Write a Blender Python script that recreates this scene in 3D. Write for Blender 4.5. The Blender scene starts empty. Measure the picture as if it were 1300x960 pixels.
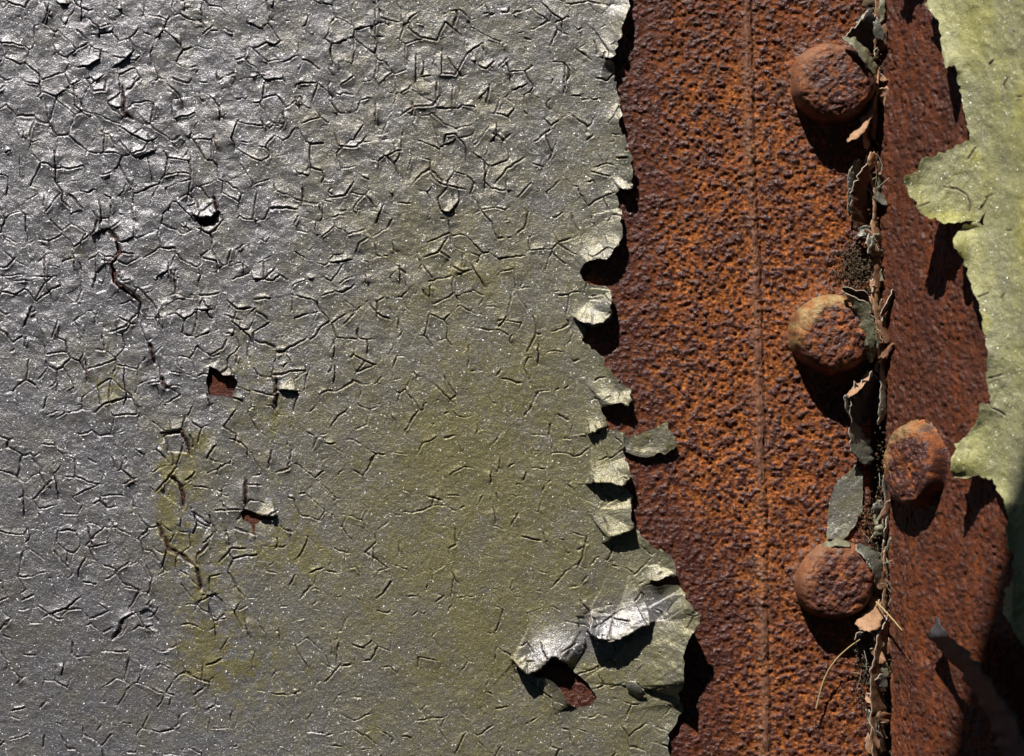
import bpy, math, random
import numpy as np
from mathutils import Vector

SC = bpy.context.scene
COL = SC.collection
S = 0.0003            # metres for one photo pixel at the steel plate
D = 3000.0            # camera distance in the same pixel unit
U0, V0, Z0 = 650.0, 480.0, 1.2
PHI = math.radians(50)
SP, CP = math.sin(PHI), math.cos(PHI)
RX, RD = 1110.0, -10.0            # foot line of the flange (pixel x, depth)

# ------------------------------------------------------------------ camera, sky, sun, exposure
cam_d = bpy.data.cameras.new('camera')
cam = bpy.data.objects.new('camera', cam_d)
COL.objects.link(cam)
cam.location = (0, -D * S, Z0)
cam.rotation_euler = (math.radians(90), 0, 0)
cam_d.sensor_width = 36
cam_d.lens = 36 * D / 1300.0
cam_d.clip_start = 0.01
cam_d.clip_end = 500
cam_d.dof.use_dof = True
cam_d.dof.focus_distance = (D - 8) * S
cam_d.dof.aperture_fstop = 8.0
SC.camera = cam

SUN = Vector((-0.27, -0.50, 0.90)).normalized()      # towards the sun
elev = math.asin(SUN.z)
azim = math.atan2(SUN.x, SUN.y)
w = bpy.data.worlds.new('World')
SC.world = w
w.use_nodes = True
nt = w.node_tree
bg = nt.nodes['Background']
sky = nt.nodes.new('ShaderNodeTexSky')
sky.sky_type = 'NISHITA'
sky.sun_disc = False
sky.sun_elevation = elev
sky.sun_rotation = azim
sky.altitude = 900
sky.air_density = 0.35
sky.dust_density = 0.15
nt.links.new(sky.outputs[0], bg.inputs[0])
bg.inputs[1].default_value = 0.05
sun_d = bpy.data.lights.new('sun', 'SUN')
sun_d.energy = 5.0
sun_d.angle = math.radians(0.5)
sun_d.color = (1.0, 0.955, 0.89)
sun = bpy.data.objects.new('sun', sun_d)
COL.objects.link(sun)
sun.location = (-0.3, -0.6, 2.4)
sun.rotation_euler = (-SUN).to_track_quat('-Z', 'Y').to_euler()
SC.view_settings.view_transform = 'Standard'
SC.view_settings.look = 'None'
SC.view_settings.exposure = 0.32
SC.view_settings.gamma = 1.0
SC.view_settings.use_curve_mapping = False
SC.cycles.max_bounces = 5
SC.cycles.sample_clamp_indirect = 3.0

rng = np.random.default_rng(11)
random.seed(5)

# ------------------------------------------------------------------ coordinates
def to_world(X, Y, dep):
    return np.stack([(X - U0) * S, -dep * S, (V0 - Y) * S + Z0], -1)

def at_plate(u, v, h):
    """photo pixel + height above the left plate -> world"""
    u = np.asarray(u, float); v = np.asarray(v, float); h = np.asarray(h, float)
    return to_world(u - (u - U0) * h / D, v - (v - V0) * h / D, h + 0 * u)

def at_flange(u, v, h):
    """photo pixel + height above the right flange -> world"""
    u = np.asarray(u, float); v = np.asarray(v, float); h = np.asarray(h, float)
    dep = (h + SP * (u - RX) + CP * RD) / (CP + SP * (u - U0) / D)
    return to_world(u - (u - U0) * dep / D, v - (v - V0) * dep / D, dep)

def on_flange(s, y, h):
    """distance along the flange, height and normal offset -> world"""
    return to_world(RX + s * CP - h * SP, y, RD + s * SP + h * CP)

# ------------------------------------------------------------------ noise
def vnoise(u, v, scale, seed, scale_v=None):
    g = np.random.default_rng(seed).random((256, 256))
    a = np.asarray(u, float) / scale + 57.3
    b = np.asarray(v, float) / (scale_v or scale) + 91.7
    i = np.floor(a).astype(int); j = np.floor(b).astype(int)
    f = a - i; q = b - j
    f = f * f * f * (f * (f * 6 - 15) + 10); q = q * q * q * (q * (q * 6 - 15) + 10)
    i0 = i % 256; i1 = (i + 1) % 256; j0 = j % 256; j1 = (j + 1) % 256
    return ((g[i0, j0] * (1 - f) + g[i1, j0] * f) * (1 - q) + (g[i0, j1] * (1 - f) + g[i1, j1] * f) * q) * 2 - 1

def fbm(u, v, scale, seed, octv=3, scale_v=None):
    t = 0; a = 1.0; n = 0
    for k in range(octv):
        t = t + a * vnoise(u, v, scale / 2 ** k, seed + k * 13, (scale_v / 2 ** k) if scale_v else None)
        n += a; a *= 0.55
    return t / n

def sstep(a, b, x):
    t = np.clip((x - a) / (b - a), 0, 1)
    return t * t * (3 - 2 * t)

def blob(u, v, cu, cv, ru, rv, p=1.0):
    return np.exp(-(((u - cu) / ru) ** 2 + ((v - cv) / rv) ** 2) ** p)

# ------------------------------------------------------------------ polylines
def dense(pts, step=1.0, closed=True):
    pts = np.asarray(pts, float)
    if closed: pts = np.vstack([pts, pts[:1]])
    out = []
    for a, b in zip(pts[:-1], pts[1:]):
        n = max(1, int(np.hypot(*(b - a)) / step))
        t = np.arange(n)[:, None] / n
        out.append(a + (b - a) * t)
    if not closed: out.append(pts[-1:])
    return np.vstack(out)

def ragged(pts, amp, seed, closed=True):
    d = dense(pts, 1.5, closed)
    n = np.stack([fbm(d[:, 0], d[:, 1], 8, seed, 4), fbm(d[:, 0], d[:, 1], 8, seed + 50, 4)], -1)
    g = np.random.default_rng(seed + 9000)
    L = np.r_[0, np.cumsum(np.hypot(*np.diff(d, axis=0).T))]
    kn = np.cumsum(g.uniform(2.5, 9, int(L[-1] / 4) + 8)); kn = kn[kn < L[-1]]
    if len(kn) > 3:
        off = g.normal(0, 1, (len(kn), 2)); off[0] = off[-1] = 0
        n = 0.7 * n + 0.62 * np.stack([np.interp(L, kn, off[:, 0]), np.interp(L, kn, off[:, 1])], -1)
    return d + n * amp

def inside(polys, us, vs):
    m = np.zeros((len(vs), len(us)), bool)
    for p in polys:
        p = np.asarray(p); q = np.roll(p, -1, 0)
        for r, v in enumerate(vs):
            c = (p[:, 1] > v) != (q[:, 1] > v)
            if not c.any(): continue
            x = p[c, 0] + (v - p[c, 1]) * (q[c, 0] - p[c, 0]) / (q[c, 1] - p[c, 1])
            m[r] ^= (np.searchsorted(np.sort(x), us) % 2).astype(bool)
    return m

def seg_dist(U, V, line):
    """distance, signed side and position along a polyline"""
    best = np.full(U.shape, 1e9); side = np.zeros(U.shape); pos = np.zeros(U.shape)
    L = np.r_[0, np.cumsum(np.hypot(*np.diff(line, axis=0).T))]
    for k, (a, b) in enumerate(zip(line[:-1], line[1:])):
        e = b - a; l2 = max(e @ e, 1e-9)
        t = np.clip(((U - a[0]) * e[0] + (V - a[1]) * e[1]) / l2, 0, 1)
        dx = U - a[0] - t * e[0]; dy = V - a[1] - t * e[1]
        d = np.hypot(dx, dy)
        m = d < best
        best = np.where(m, d, best)
        side = np.where(m, e[0] * dy - e[1] * dx, side)
        pos = np.where(m, (L[k] + t * math.sqrt(l2)) / L[-1], pos)
    return best, side, pos

# ------------------------------------------------------------------ node helpers
def material(name):
    m = bpy.data.materials.new(name); m.use_nodes = True
    t = m.node_tree; t.nodes.clear()
    out = t.nodes.new('ShaderNodeOutputMaterial')
    return m, t, out

def N(t, kind, **kw):
    n = t.nodes.new(kind)
    for k, v in kw.items():
        if k.startswith('i_'):
            n.inputs[k[2:].replace('_', ' ')].default_value = v
        else: setattr(n, k, v)
    return n

def coords(t, scale=(1, 1, 1)):
    c = N(t, 'ShaderNodeTexCoord')
    m = N(t, 'ShaderNodeMapping')
    m.inputs['Scale'].default_value = tuple(x / S for x in scale)      # texture unit = one photo pixel
    t.links.new(c.outputs['Object'], m.inputs['Vector'])
    return m.outputs['Vector']

def noise(t, vec, scale, detail=3, rough=0.55, dist=0.0):
    n = N(t, 'ShaderNodeTexNoise', i_Scale=1.0 / scale, i_Detail=detail, i_Roughness=rough, i_Distortion=dist)
    t.links.new(vec, n.inputs['Vector'])
    return n.outputs['Fac']

def ramp(t, fac, a, b, lo=(0, 0, 0, 1), hi=(1, 1, 1, 1), smooth=False):
    r = N(t, 'ShaderNodeValToRGB')
    r.color_ramp.elements[0].position = a; r.color_ramp.elements[0].color = lo
    r.color_ramp.elements[1].position = b; r.color_ramp.elements[1].color = hi
    if smooth: r.color_ramp.interpolation = 'EASE'
    t.links.new(fac, r.inputs['Fac'])
    return r.outputs['Color']

def mix(t, fac, a, b, mode='MIX'):
    n = N(t, 'ShaderNodeMix', data_type='RGBA', blend_type=mode)
    for sock, val in ((n.inputs['Factor'], fac), (n.inputs[6], a), (n.inputs[7], b)):
        if hasattr(val, 'is_linked'): t.links.new(val, sock)
        elif isinstance(val, (int, float)): sock.default_value = val
        else: sock.default_value = (*val, 1)
    return n.outputs[2]

def mathn(t, op, a, b=None):
    n = N(t, 'ShaderNodeMath', operation=op)
    for k, x in enumerate((a, b)):
        if x is None: continue
        if hasattr(x, 'is_linked'): t.links.new(x, n.inputs[k])
        else: n.inputs[k].default_value = x
    return n.outputs[0]

def bump(t, height, dist, strength=1.0, normal=None):
    b = N(t, 'ShaderNodeBump', i_Strength=strength, i_Distance=dist * S)
    t.links.new(height, b.inputs['Height'])
    if normal is not None: t.links.new(normal, b.inputs['Normal'])
    return b.outputs['Normal']

def paint_material(name, grey, olive, warm, attr=True, fleck=1.0, rough=0.41, metal=0.70, green_default=0.5):
    """flaky aluminium-grey paint filmed over with algae; attribute 'tone' = algae, warm tint, undercoat and painted shade in cracks"""
    m, t, out = material(name)
    vec = coords(t)
    p = N(t, 'ShaderNodeBsdfPrincipled')
    if attr:
        at = N(t, 'ShaderNodeAttribute', attribute_name='tone')
        sp = N(t, 'ShaderNodeSeparateColor'); t.links.new(at.outputs['Color'], sp.inputs[0])
        alg, wrm, und_shade = sp.outputs[0], sp.outputs[1], sp.outputs[2]
    n1 = noise(t, vec, 5, 5, 0.7)
    n2 = noise(t, vec, 1.7, 2, 0.6)
    n3 = noise(t, vec, 42, 4, 0.6)
    if attr:
        a = mathn(t, 'MULTIPLY_ADD', n1, 0.9); a.node.inputs[2].default_value = -0.45
        a = mathn(t, 'ADD', a, alg)
    else:
        a = mathn(t, 'MULTIPLY_ADD', n1, 1.1); a.node.inputs[2].default_value = green_default - 0.55
    a = ramp(t, a, 0.12, 0.95)
    c = mix(t, a, grey, olive)
    if attr: c = mix(t, wrm, c, warm)
    spec = ramp(t, n2, 0.3, 0.72, (0.62, 0.62, 0.62, 1), (1.3, 1.3, 1.3, 1))
    c = mix(t, 1.0, c, spec, 'MULTIPLY')
    c = mix(t, 0.6, c, ramp(t, n3, 0.3, 0.7, (0.8, 0.8, 0.82, 1), (1.16, 1.16, 1.12, 1)), 'MULTIPLY')
    if attr: c = mix(t, und_shade, c, (0.075, 0.042, 0.032))
    t.links.new(c, p.inputs['Base Color'])
    mm = mathn(t, 'MULTIPLY_ADD', a, -metal * 0.5); mm.node.inputs[2].default_value = metal
    t.links.new(mm, p.inputs['Metallic'])
    r = mathn(t, 'MULTIPLY_ADD', n1, 0.2); r.node.inputs[2].default_value = rough - 0.1
    t.links.new(r, p.inputs['Roughness'])
    b = bump(t, n2, 1.0, 0.55)
    b = bump(t, n1, 2.2, 0.55, b)
    t.links.new(b, p.inputs['Normal'])
    # mica flecks: tiny flat mirrors at random tilts
    vo = N(t, 'ShaderNodeTexVoronoi', i_Scale=1 / 1.5); t.links.new(vec, vo.inputs['Vector'])
    sep = N(t, 'ShaderNodeSeparateColor'); t.links.new(vo.outputs['Color'], sep.inputs[0])
    wn = N(t, 'ShaderNodeTexWhiteNoise', noise_dimensions='3D'); t.links.new(vo.outputs['Position'], wn.inputs['Vector'])
    off = N(t, 'ShaderNodeVectorMath', operation='SUBTRACT'); t.links.new(vo.outputs['Color'], off.inputs[0]); off.inputs[1].default_value = (.5, .5, .5)
    scl = N(t, 'ShaderNodeVectorMath', operation='SCALE'); t.links.new(off.outputs[0], scl.inputs[0]); scl.inputs['Scale'].default_value = 1.7
    add = N(t, 'ShaderNodeVectorMath', operation='ADD'); t.links.new(b, add.inputs[0]); t.links.new(scl.outputs[0], add.inputs[1])
    nrm = N(t, 'ShaderNodeVectorMath', operation='NORMALIZE'); t.links.new(add.outputs[0], nrm.inputs[0])
    gl = N(t, 'ShaderNodeBsdfGlossy', i_Roughness=0.3); gl.inputs['Color'].default_value = (0.62, 0.62, 0.64, 1)
    t.links.new(nrm.outputs[0], gl.inputs['Normal'])
    fac = ramp(t, wn.outputs['Value'], 0.25, 1.0)
    fac = mathn(t, 'MULTIPLY', mathn(t, 'POWER', fac, 3.0), 0.24 * fleck)
    if attr:
        fac = mathn(t, 'MULTIPLY', fac, mathn(t, 'SUBTRACT', 1.0, und_shade))
        al = mathn(t, 'MULTIPLY_ADD', a, -0.55); al.node.inputs[2].default_value = 1.0
        fac = mathn(t, 'MULTIPLY', fac, al)
    ms = N(t, 'ShaderNodeMixShader')
    t.links.new(fac, ms.inputs[0]); t.links.new(p.outputs[0], ms.inputs[1]); t.links.new(gl.outputs[0], ms.inputs[2])
    t.links.new(ms.outputs[0], out.inputs[0])
    return m

def rust_material(name, nod, ground, light, rough=(0.36, 0.7), streak=False, fine=1.0, pale=(0.33, 0.175, 0.105)):
    """attribute 'tone': nodule, orange amount, pale scale, on rivets also the painted lit flank"""
    m, t, out = material(name)
    vec = coords(t, (1, 1, 0.35) if streak else (1, 1, 1))
    vec1 = coords(t)
    p = N(t, 'ShaderNodeBsdfPrincipled')
    at = N(t, 'ShaderNodeAttribute', attribute_name='tone')
    sp = N(t, 'ShaderNodeSeparateColor'); t.links.new(at.outputs['Color'], sp.inputs[0])
    n1 = noise(t, vec, 3.8, 4, 0.65, 0.4)
    n2 = noise(t, vec1, 2.2, 3, 0.6)
    n3 = noise(t, vec, 30, 4, 0.6)
    g = mix(t, ramp(t, n1, 0.44, 0.66), ground, light)
    g = mix(t, sp.outputs[1], mix(t, 0.55, ground, nod), g)
    k = mathn(t, 'MULTIPLY_ADD', n2, 0.7); k.node.inputs[2].default_value = -0.35
    k = mathn(t, 'ADD', k, sp.outputs[0])
    kk = ramp(t, k, 0.18, 0.62)
    c = mix(t, kk, g, nod)
    c = mix(t, 1.0, c, ramp(t, n3, 0.3, 0.7, (0.72, 0.7, 0.7, 1), (1.25, 1.22, 1.2, 1)), 'MULTIPLY')
    c = mix(t, 1.0, c, ramp(t, n2, 0.3, 0.7, (0.5, 0.48, 0.46, 1), (1.5, 1.5, 1.5, 1)), 'MULTIPLY')
    c = mix(t, sp.outputs[2], c, mix(t, ramp(t, n1, 0.35, 0.65), tuple(x * 0.62 for x in pale), pale))
    t.links.new(c, p.inputs['Base Color'])
    r = mathn(t, 'MULTIPLY_ADD', kk, rough[0] - rough[1]); r.node.inputs[2].default_value = rough[1]
    t.links.new(r, p.inputs['Roughness'])
    sl = mathn(t, 'MULTIPLY_ADD', kk, 0.42); sl.node.inputs[2].default_value = 0.13
    t.links.new(sl, p.inputs['Specular IOR Level'])
    b = bump(t, n2, 1.6 * fine, 0.8)
    b = bump(t, n1, 2.0 * fine, 0.6, b)
    t.links.new(b, p.inputs['Normal'])
    t.links.new(p.outputs[0], out.inputs[0])
    return m

def plain_material(name, ca, cb, scale=4, rough=0.75, bmp=1.0):
    m, t, out = material(name)
    vec = coords(t)
    p = N(t, 'ShaderNodeBsdfPrincipled', i_Roughness=rough)
    n1 = noise(t, vec, scale, 5, 0.65)
    t.links.new(mix(t, ramp(t, n1, 0.32, 0.68), ca, cb), p.inputs['Base Color'])
    t.links.new(bump(t, n1, bmp, 0.8), p.inputs['Normal'])
    t.links.new(p.outputs[0], out.inputs[0])
    return m

M = {}
M['paint'] = paint_material('weathered_grey_paint', (0.335, 0.326, 0.352), (0.245, 0.220, 0.105), (0.30, 0.285, 0.20))
M['flange_paint'] = paint_material('algae_covered_paint', (0.29, 0.285, 0.185), (0.37, 0.355, 0.125), (0.42, 0.40, 0.085), fleck=0.9, metal=0.12, rough=0.55)
M['loose_paint'] = paint_material('loose_paint_film', (0.20, 0.20, 0.20), (0.20, 0.20, 0.11), (0.3, 0.3, 0.2), attr=False, fleck=0.5)
M['olive_paint'] = paint_material('olive_paint_film', (0.20, 0.20, 0.155), (0.20, 0.185, 0.09), (0.3, 0.3, 0.2), attr=False, fleck=0.5, metal=0.1, green_default=0.6)
M['rim'] = plain_material('paint_edge_undercoat', (0.42, 0.31, 0.23), (0.58, 0.50, 0.42), 5, 0.8)
M['rust'] = rust_material('pitted_rust', (0.078, 0.026, 0.019), (0.185, 0.056, 0.020), (0.60, 0.215, 0.050), (0.26, 0.75))
M['flange_rust'] = rust_material('streaked_rust', (0.066, 0.020, 0.011), (0.185, 0.048, 0.013), (0.30, 0.088, 0.022), (0.5, 0.75), True, 0.8)
M['rivet_rust'] = rust_material('rivet_rust', (0.085, 0.033, 0.026), (0.25, 0.088, 0.040), (0.40, 0.155, 0.058), (0.34, 0.62))
M['rivet_rust_yellow'] = rust_material('rivet_rust_yellow', (0.085, 0.033, 0.026), (0.27, 0.090, 0.036), (0.46, 0.175, 0.055), (0.34, 0.62), pale=(0.46, 0.33, 0.15))
M['ridge'] = plain_material('scaled_ridge_rust', (0.10, 0.038, 0.022), (0.27, 0.125, 0.075), 7, 0.7)
M['scale_tan'] = plain_material('tan_rust_scale', (0.30, 0.15, 0.07), (0.50, 0.30, 0.17), 6, 0.7)
M['scale_brown'] = plain_material('brown_rust_scale', (0.10, 0.045, 0.022), (0.22, 0.105, 0.05), 7, 0.75)
M['shade_black'] = plain_material('shade_black_paint', (0.018, 0.016, 0.015), (0.04, 0.036, 0.034), 6, 0.6)  # near-black colour stands in for shade on the downturned flakes
M['dirt'] = plain_material('packed_dirt', (0.035, 0.024, 0.014), (0.14, 0.098, 0.052), 5, 0.95, 2)
M['straw'] = plain_material('dry_straw', (0.38, 0.26, 0.11), (0.5, 0.37, 0.18), 10, 0.7)
M['web'] = plain_material('dusty_web', (0.4, 0.38, 0.3), (0.5, 0.48, 0.4), 10, 0.8)
M['shade_grey'] = plain_material('shade_grey_paint', (0.045, 0.046, 0.05), (0.085, 0.085, 0.09), 9, 0.6)  # darkened colour stands in for shade on the hanging strip
M['beam'] = plain_material('painted_beam', (0.22, 0.22, 0.18), (0.28, 0.28, 0.22), 60, 0.6)

# ------------------------------------------------------------------ mesh helpers
def link(name, me, mats, parent=None):
    o = bpy.data.objects.new(name, me); COL.objects.link(o)
    for m in mats: me.materials.append(m)
    if parent is not None: o.parent = parent
    return o

def tag(o, label=None, cat=None, group=None, kind=None):
    if label: o['label'] = label
    if cat: o['category'] = cat
    if group: o['group'] = group
    if kind: o['kind'] = kind
    return o

def mesh_np(name, co, quads, tone=None, mat_idx=None, smooth=True):
    me = bpy.data.meshes.new(name)
    n = len(co); f = len(quads)
    me.vertices.add(n); me.vertices.foreach_set('co', np.ascontiguousarray(co, np.float32).ravel())
    me.loops.add(f * 4); me.loops.foreach_set('vertex_index', np.ascontiguousarray(quads, np.int32).ravel())
    me.polygons.add(f); me.polygons.foreach_set('loop_start', np.arange(f, dtype=np.int32) * 4)
    sm = np.ones(f, bool) if smooth is True else np.asarray(smooth, bool)
    me.polygons.foreach_set('use_smooth', sm)
    if mat_idx is not None: me.polygons.foreach_set('material_index', np.asarray(mat_idx, np.int32))
    if tone is not None:
        a = me.attributes.new('tone', 'FLOAT_COLOR', 'POINT')
        c = np.ones((n, 4), np.float32); c[:, :3] = np.clip(tone, 0, 1)
        a.data.foreach_set('color', c.ravel())
    me.update(calc_edges=True); me.validate()
    return me

def sheet(name, polys, us, vs, hfun, tonefun, place, thick, mats, parent, snap=1.6):
    """a film with a cut outline: grid kept inside the outline, border pulled onto it, rim folded back by its thickness"""
    m = inside(polys, us, vs)
    q = m[:-1, :-1] & m[1:, :-1] & m[:-1, 1:] & m[1:, 1:]
    r, c = np.nonzero(q)
    W = len(us)
    quads = np.stack([r * W + c, (r + 1) * W + c, (r + 1) * W + c + 1, r * W + c + 1], -1)
    used, inv = np.unique(quads, return_inverse=True)
    quads = inv.reshape(-1, 4)
    u = us[used % W].astype(float); v = vs[used // W].astype(float)
    e = np.vstack([quads[:, [0, 1]], quads[:, [1, 2]], quads[:, [2, 3]], quads[:, [3, 0]]])
    key = np.sort(e, 1); key = key[:, 0].astype(np.int64) * len(u) + key[:, 1]
    _, first, cnt = np.unique(key, return_index=True, return_counts=True)
    be = e[first[cnt == 1]]
    bv = np.unique(be)
    pts = np.vstack([dense(p, 0.4) for p in polys])
    for k0 in range(0, len(bv), 400):
        b = bv[k0:k0 + 400]
        d = (u[b][:, None] - pts[None, :, 0]) ** 2 + (v[b][:, None] - pts[None, :, 1]) ** 2
        j = d.argmin(1); ok = d[np.arange(len(b)), j] < (snap * (us[1] - us[0])) ** 2
        u[b[ok]] = pts[j[ok], 0]; v[b[ok]] = pts[j[ok], 1]
    h = hfun(u, v)
    co = place(u, v, h)
    bi = np.full(len(u), -1); bi[bv] = np.arange(len(bv))
    co2 = place(u[bv], v[bv], h[bv] - thick)
    sk = np.stack([be[:, 1], be[:, 0], len(u) + bi[be[:, 0]], len(u) + bi[be[:, 1]]], -1)
    # top copy of the border for a hard edge
    top = np.stack([len(u) + len(bv) + bi[be[:, 1]], len(u) + len(bv) + bi[be[:, 0]], sk[:, 2], sk[:, 3]], -1)
    allco = np.vstack([co, co2, co[bv]])
    tone = tonefun(u, v)
    tone = np.vstack([tone, tone[bv], tone[bv]])
    me = mesh_np(name, allco, np.vstack([quads, top]), tone,
                 np.r_[np.zeros(len(quads)), np.ones(len(top))], np.r_[np.ones(len(quads)), np.zeros(len(top))])
    return link(name, me, mats, parent)

def grid_mesh(name, co, tone):
    """co: rows x cols x 3"""
    R, C = co.shape[:2]
    i = np.arange(R * C).reshape(R, C)
    quads = np.stack([i[:-1, :-1], i[1:, :-1], i[1:, 1:], i[:-1, 1:]], -1).reshape(-1, 4)
    return mesh_np(name, co.reshape(-1, 3), quads, None if tone is None else tone.reshape(-1, 3))

def bilin(R, u, v, u0, v0):
    a = np.clip(u - u0, 0, R.shape[1] - 1.001); b = np.clip(v - v0, 0, R.shape[0] - 1.001)
    i = a.astype(int); j = b.astype(int); f = a - i; g = b - j
    return (R[j, i] * (1 - f) + R[j, i + 1] * f) * (1 - g) + (R[j + 1, i] * (1 - f) + R[j + 1, i + 1] * f) * g

# ================================================================== 1. THE LEFT PLATE (rust)
def seam_u(v): return np.interp(v, [-80, 0, 200, 400, 600, 870, 1040], [945, 948, 953, 961, 966, 971, 974])

def nodules(us, vs, n, rmin, rmax, seed, thin=None):
    """rust blisters: raster of heights 0..1"""
    H = np.zeros((len(vs), len(us))); st = us[-1] - us[-2]
    g = np.random.default_rng(seed)
    cu = g.uniform(us[0], us[-1], n); cv = g.uniform(vs[0], vs[-1], n)
    rr = rmin + (rmax - rmin) * g.random(n) ** 1.8
    el = g.uniform(0.7, 1.35, n); hh = g.uniform(0.45, 1.0, n)
    for a, b, r, e, hgt in zip(cu, cv, rr, el, hh):
        i0, i1 = np.searchsorted(us, [a - r * 1.5, a + r * 1.5]); j0, j1 = np.searchsorted(vs, [b - r * 1.5, b + r * 1.5])
        if i1 - i0 < 2 or j1 - j0 < 2: continue
        x = (us[i0:i1][None, :] - a) / (r * e); y = (vs[j0:j1][:, None] - b) / (r / e)
        d = np.clip(1 - x * x - y * y, 0, 1) ** 0.6 * hgt * (r / rmax) ** 0.5
        H[j0:j1, i0:i1] = np.maximum(H[j0:j1, i0:i1], d)
    return H

VS = np.arange(-70, 1040, 1.35)
us_f = np.arange(690, 1108, 1.35)
nod = nodules(us_f, VS, 34000, 1.2, 3.5, 3)
us = np.r_[np.arange(-60, 690, 6.0), us_f]
U, V = np.meshgrid(us, VS)
NOD = np.zeros(U.shape); NOD[:, -len(us_f):] = nod
fine = sstep(690, 730, U)
H = fbm(U, V, 26, 21, 4) * 1.3 * fine + fbm(U, V, 90, 22, 2) * 1.2 * fine - 1.2
FOOT = np.zeros(U.shape)
for cu_, cv_ in ((1055, 107), (1055, 423), (1059, 737)):
    rr_ = np.hypot(U - cu_, V - cv_) + 7 * fbm(U, V, 16, 37, 3)
    FOOT = np.maximum(FOOT, np.exp(-np.clip(rr_ - 52, 0, None) / 7))
H += 4 * FOOT
near_paint = 1 - sstep(18, 95, U - np.interp(V, [0, 100, 250, 400, 480, 600, 700, 780, 870, 1000], [790, 784, 790, 770, 782, 800, 850, 884, 872, 866]) + 22 * fbm(U, V, 45, 25, 3))
GR = fbm(U, V, 5.5, 27, 3)
NOD *= np.clip(0.75 + 0.7 * fbm(U, V, 5, 28, 2), 0.2, 1.3)
H += (NOD * 2.4 + 2.4 * GR * fine) * (1 - 0.3 * near_paint)
sd = U - seam_u(V) - 2.2 * fbm(U * 0 + 5, V, 40, 31, 3)
H += 2.4 * np.exp(-(sd / 5.0) ** 2) - 2.2 * np.exp(-((sd - 7.5) / 1.8) ** 2) + 1.2 * sstep(-14, -4, sd) * (1 - sstep(-4, 200, sd))
# nodules are sparser along the ridge
calm = np.exp(-(sd / 8.0) ** 2)
NOD *= 1 - calm
H -= calm * NOD * 2
H += 2.5 * sstep(1088, 1106, U) * (fbm(U, V, 14, 33, 3) - 0.6)
edge_u = np.where(np.arange(U.shape[1])[None, :] == U.shape[1] - 1, np.interp(V, [-70, 0, 200, 300, 470, 520, 600, 660, 700, 800, 1040], [5, 5, -3, 0, -2, -9, -8, -2, 2, -5, -4]) + 3 * fbm(U * 0, V, 22, 35, 3), 0)
orange = np.clip(0.75 + 0.5 * fbm(U, V, 38, 41, 4) - 0.75 * near_paint, 0, 1)
orange *= 1 - 0.55 * np.exp(-((V - 30) / 60) ** 2)
orange = np.clip(orange + 0.25 * blob(U, V, 870, 540, 110, 260), 0, 1)
pale = 0.40 * FOOT * np.clip(0.5 + fbm(U, V, 11, 46, 3), 0, 1) + 0.55 * calm * np.clip(0.6 + 0.6 * fbm(U, V, 18, 44, 2, 60), 0, 1) + 0.9 * blob(U, V, 950, 193, 4, 7) + 0.5 * blob(U, V, 952, 232, 4, 6)
# scrap of bare reddish primer beside holes in the paint
toneL = np.stack([np.clip(NOD * 0.85 + 0.9 * GR * fine + 0.28 * fbm(U, V, 24, 29, 3) + 0.20 + 0.2 * near_paint, 0, 1), orange, pale], -1)
co = at_plate(U + edge_u, V, H)
# fold the right-hand border back into the gap
back = at_plate(us[-1] + edge_u[:, -1] + 2, VS, -26 + 0 * VS)
co = np.concatenate([co, back[:, None, :]], 1)
toneL = np.concatenate([toneL, toneL[:, -1:]], 1)
plate = link('steel_plate', grid_mesh('steel_plate', co, toneL), [M['rust']])
tag(plate, 'flat rusted steel plate on the left, mostly hidden under cracked grey paint', 'steel plate')

# the thin raised ridge running down the rust: its own strip of scaled metal
vs_r = np.arange(-70, 1040, 2.0)
k = np.linspace(-1, 1, 9)
KK, VV = np.meshgrid(k, vs_r)
wid = 5.0 + 1.3 * fbm(VV * 0, VV, 30, 51, 3)
UU = seam_u(VV) + 2.2 * fbm(VV * 0 + 5, VV, 40, 31, 3) + KK * wid + 0.8 * fbm(UU_ if False else KK * 3, VV, 7, 52, 2)
HH = 0.6 + 3.6 * np.clip(0.55 + 1.1 * fbm(VV * 0, VV, 26, 57, 4), 0.05, 1.2) * np.clip(1 - KK ** 2, 0, 1) ** 0.7 + 1.5 * fbm(UU, VV, 5, 53, 3) - 1.4 * np.exp(-((KK - 0.35) / 0.16) ** 2)
HH = np.where(np.abs(KK) > 0.99, -2.5, HH)
ridge = link('seam_ridge', grid_mesh('seam_ridge', at_plate(UU, VV, HH), None), [M['ridge']], plate)

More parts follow.
